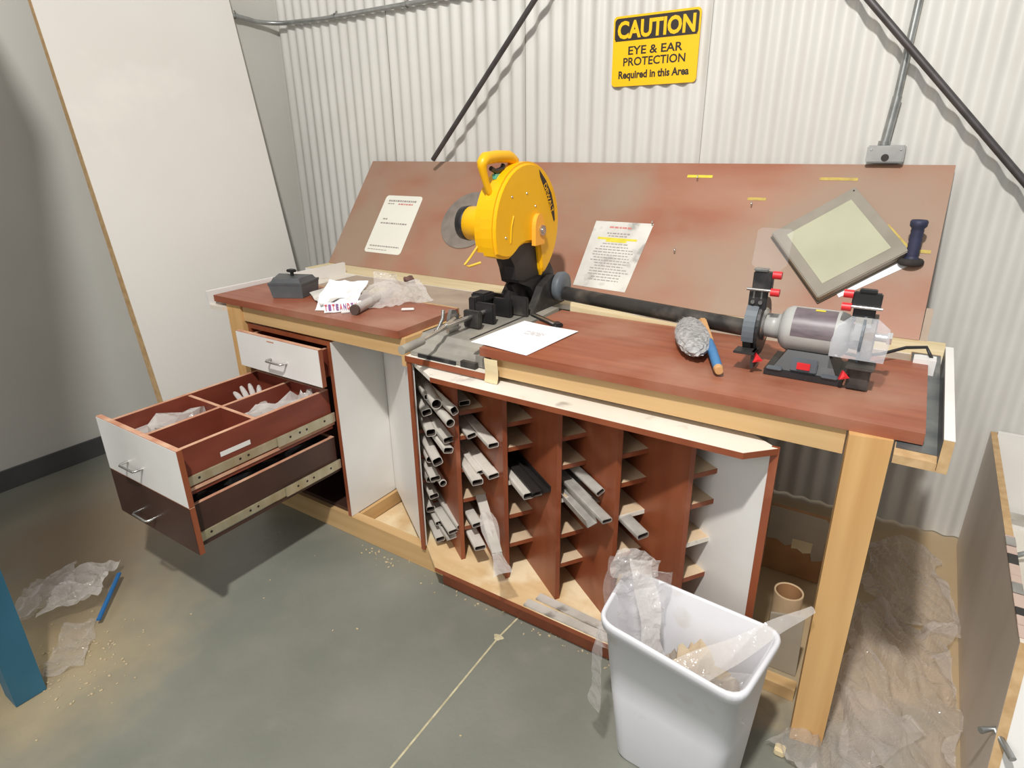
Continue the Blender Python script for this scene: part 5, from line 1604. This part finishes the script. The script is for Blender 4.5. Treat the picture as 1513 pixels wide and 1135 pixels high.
# ------------------------------------------------------------------ blue rack at the left: one upright in view, unseen rest added for shade
t = thing('blue_storage_rack', 'blue steel rack upright at the lower left edge of the view', 'rack', (0.37, -1.0, 0.0))
part('upright', box(0.335, -1.050, 0.002, 0.410, -0.975, 2.40), M['bluepost'], t)
part('upright', box(0.335, -2.40, 0.002, 0.410, -2.325, 2.40), M['bluepost'], t)
part('upright', box(-0.70, -1.050, 0.002, -0.625, -0.975, 2.40), M['bluepost'], t)
part('upright', box(-0.70, -2.40, 0.002, -0.625, -2.325, 2.40), M['bluepost'], t)
part('upright', box(1.45, -2.40, 0.002, 1.525, -2.325, 2.40), M['bluepost'], t)  # added out of view to carry the overhanging top
part('beam', box(0.345, -2.324, 2.26, 0.400, -1.051, 2.36), M['bluepost'], t)
part('beam', box(-0.69, -2.324, 2.26, -0.635, -1.051, 2.36), M['bluepost'], t)
part('shade_deck', MB().prism([(-0.05, -0.62), (0.35, -0.77), (1.05, -1.19), (1.43, -1.36), (1.54, -1.52), (1.58, -2.45), (-0.70, -2.45), (-0.75, -0.62)], 'z', 2.402, 2.43), M['ply'], t)  # unseen, outline shaped to throw shade on the left wall and floor

# plastic bag with a blue closure on the floor at the left
t = thing('zip_bag', 'crumpled clear bag with a blue closing strip on the floor near the blue rack', 'bag', (0.12, -0.78, 0.0))
fr = frame_at((0.085, -0.735, 0.040), Vector((0.6, -0.5, 0.05)), Vector((0.5, 0.6, 0.12)))
mb = crumple(fr, 0.24, 0.17, 24, 18, 0.034, 81, 8, edge=0.04)
for v in mb.v:
    v.z = max(v.z, 0.003)
part('film', mb, M['film_milky'], t)
fr = frame_at((-0.02, -0.80, 0.035), Vector((0.6, -0.3, 0.05)), Vector((0.3, 0.6, 0.12)))
mb = crumple(fr, 0.26, 0.17, 24, 18, 0.030, 83, 8, edge=0.04)
for v in mb.v:
    v.z = max(v.z, 0.003)
part('film', mb, M['film'], t)
part('closing_strip', MB().bar((0.095, -0.612, 0.035), (0.268, -0.765, 0.022), 0.014, 0.007, bev=0.002), M['blueclip'], t, 'blue closing strip')
fr = frame_at((0.31, -0.86, 0.015), Vector((0.75, -0.5, 0.0)), Vector((0.5, 0.75, 0)))
mb = crumple(fr, 0.22, 0.10, 24, 12, 0.018, 85, 10, edge=0.03)
for v in mb.v:
    v.z = max(v.z, 0.003)
part('film', mb, M['film'], t)
rnd = random.Random(12)
crumbs = MB()
for k in range(210):
    if k < 120:
        x, y = rnd.gauss(0.38, 0.10), rnd.gauss(-0.88, 0.08)
    elif k < 200:
        x, y = rnd.uniform(0.65, 1.9), rnd.gauss(0.0, 0.02) - 0.01
    else:
        x, y = rnd.uniform(0.3, 1.7), rnd.uniform(-0.9, -0.05)
    r = rnd.uniform(0.0010, 0.0026)
    a_ = rnd.uniform(0, PI)
    crumbs.box(-r * 1.6, -r, 0, r * 1.6, r, r, Matrix.Translation((x, y, 0.0006)) @ Matrix.Rotation(a_, 4, 'Z'))
solo('sawdust_crumbs', crumbs, M['tan'], 'pale sawdust crumbs scattered on the grey floor', 'sawdust', kind='stuff')
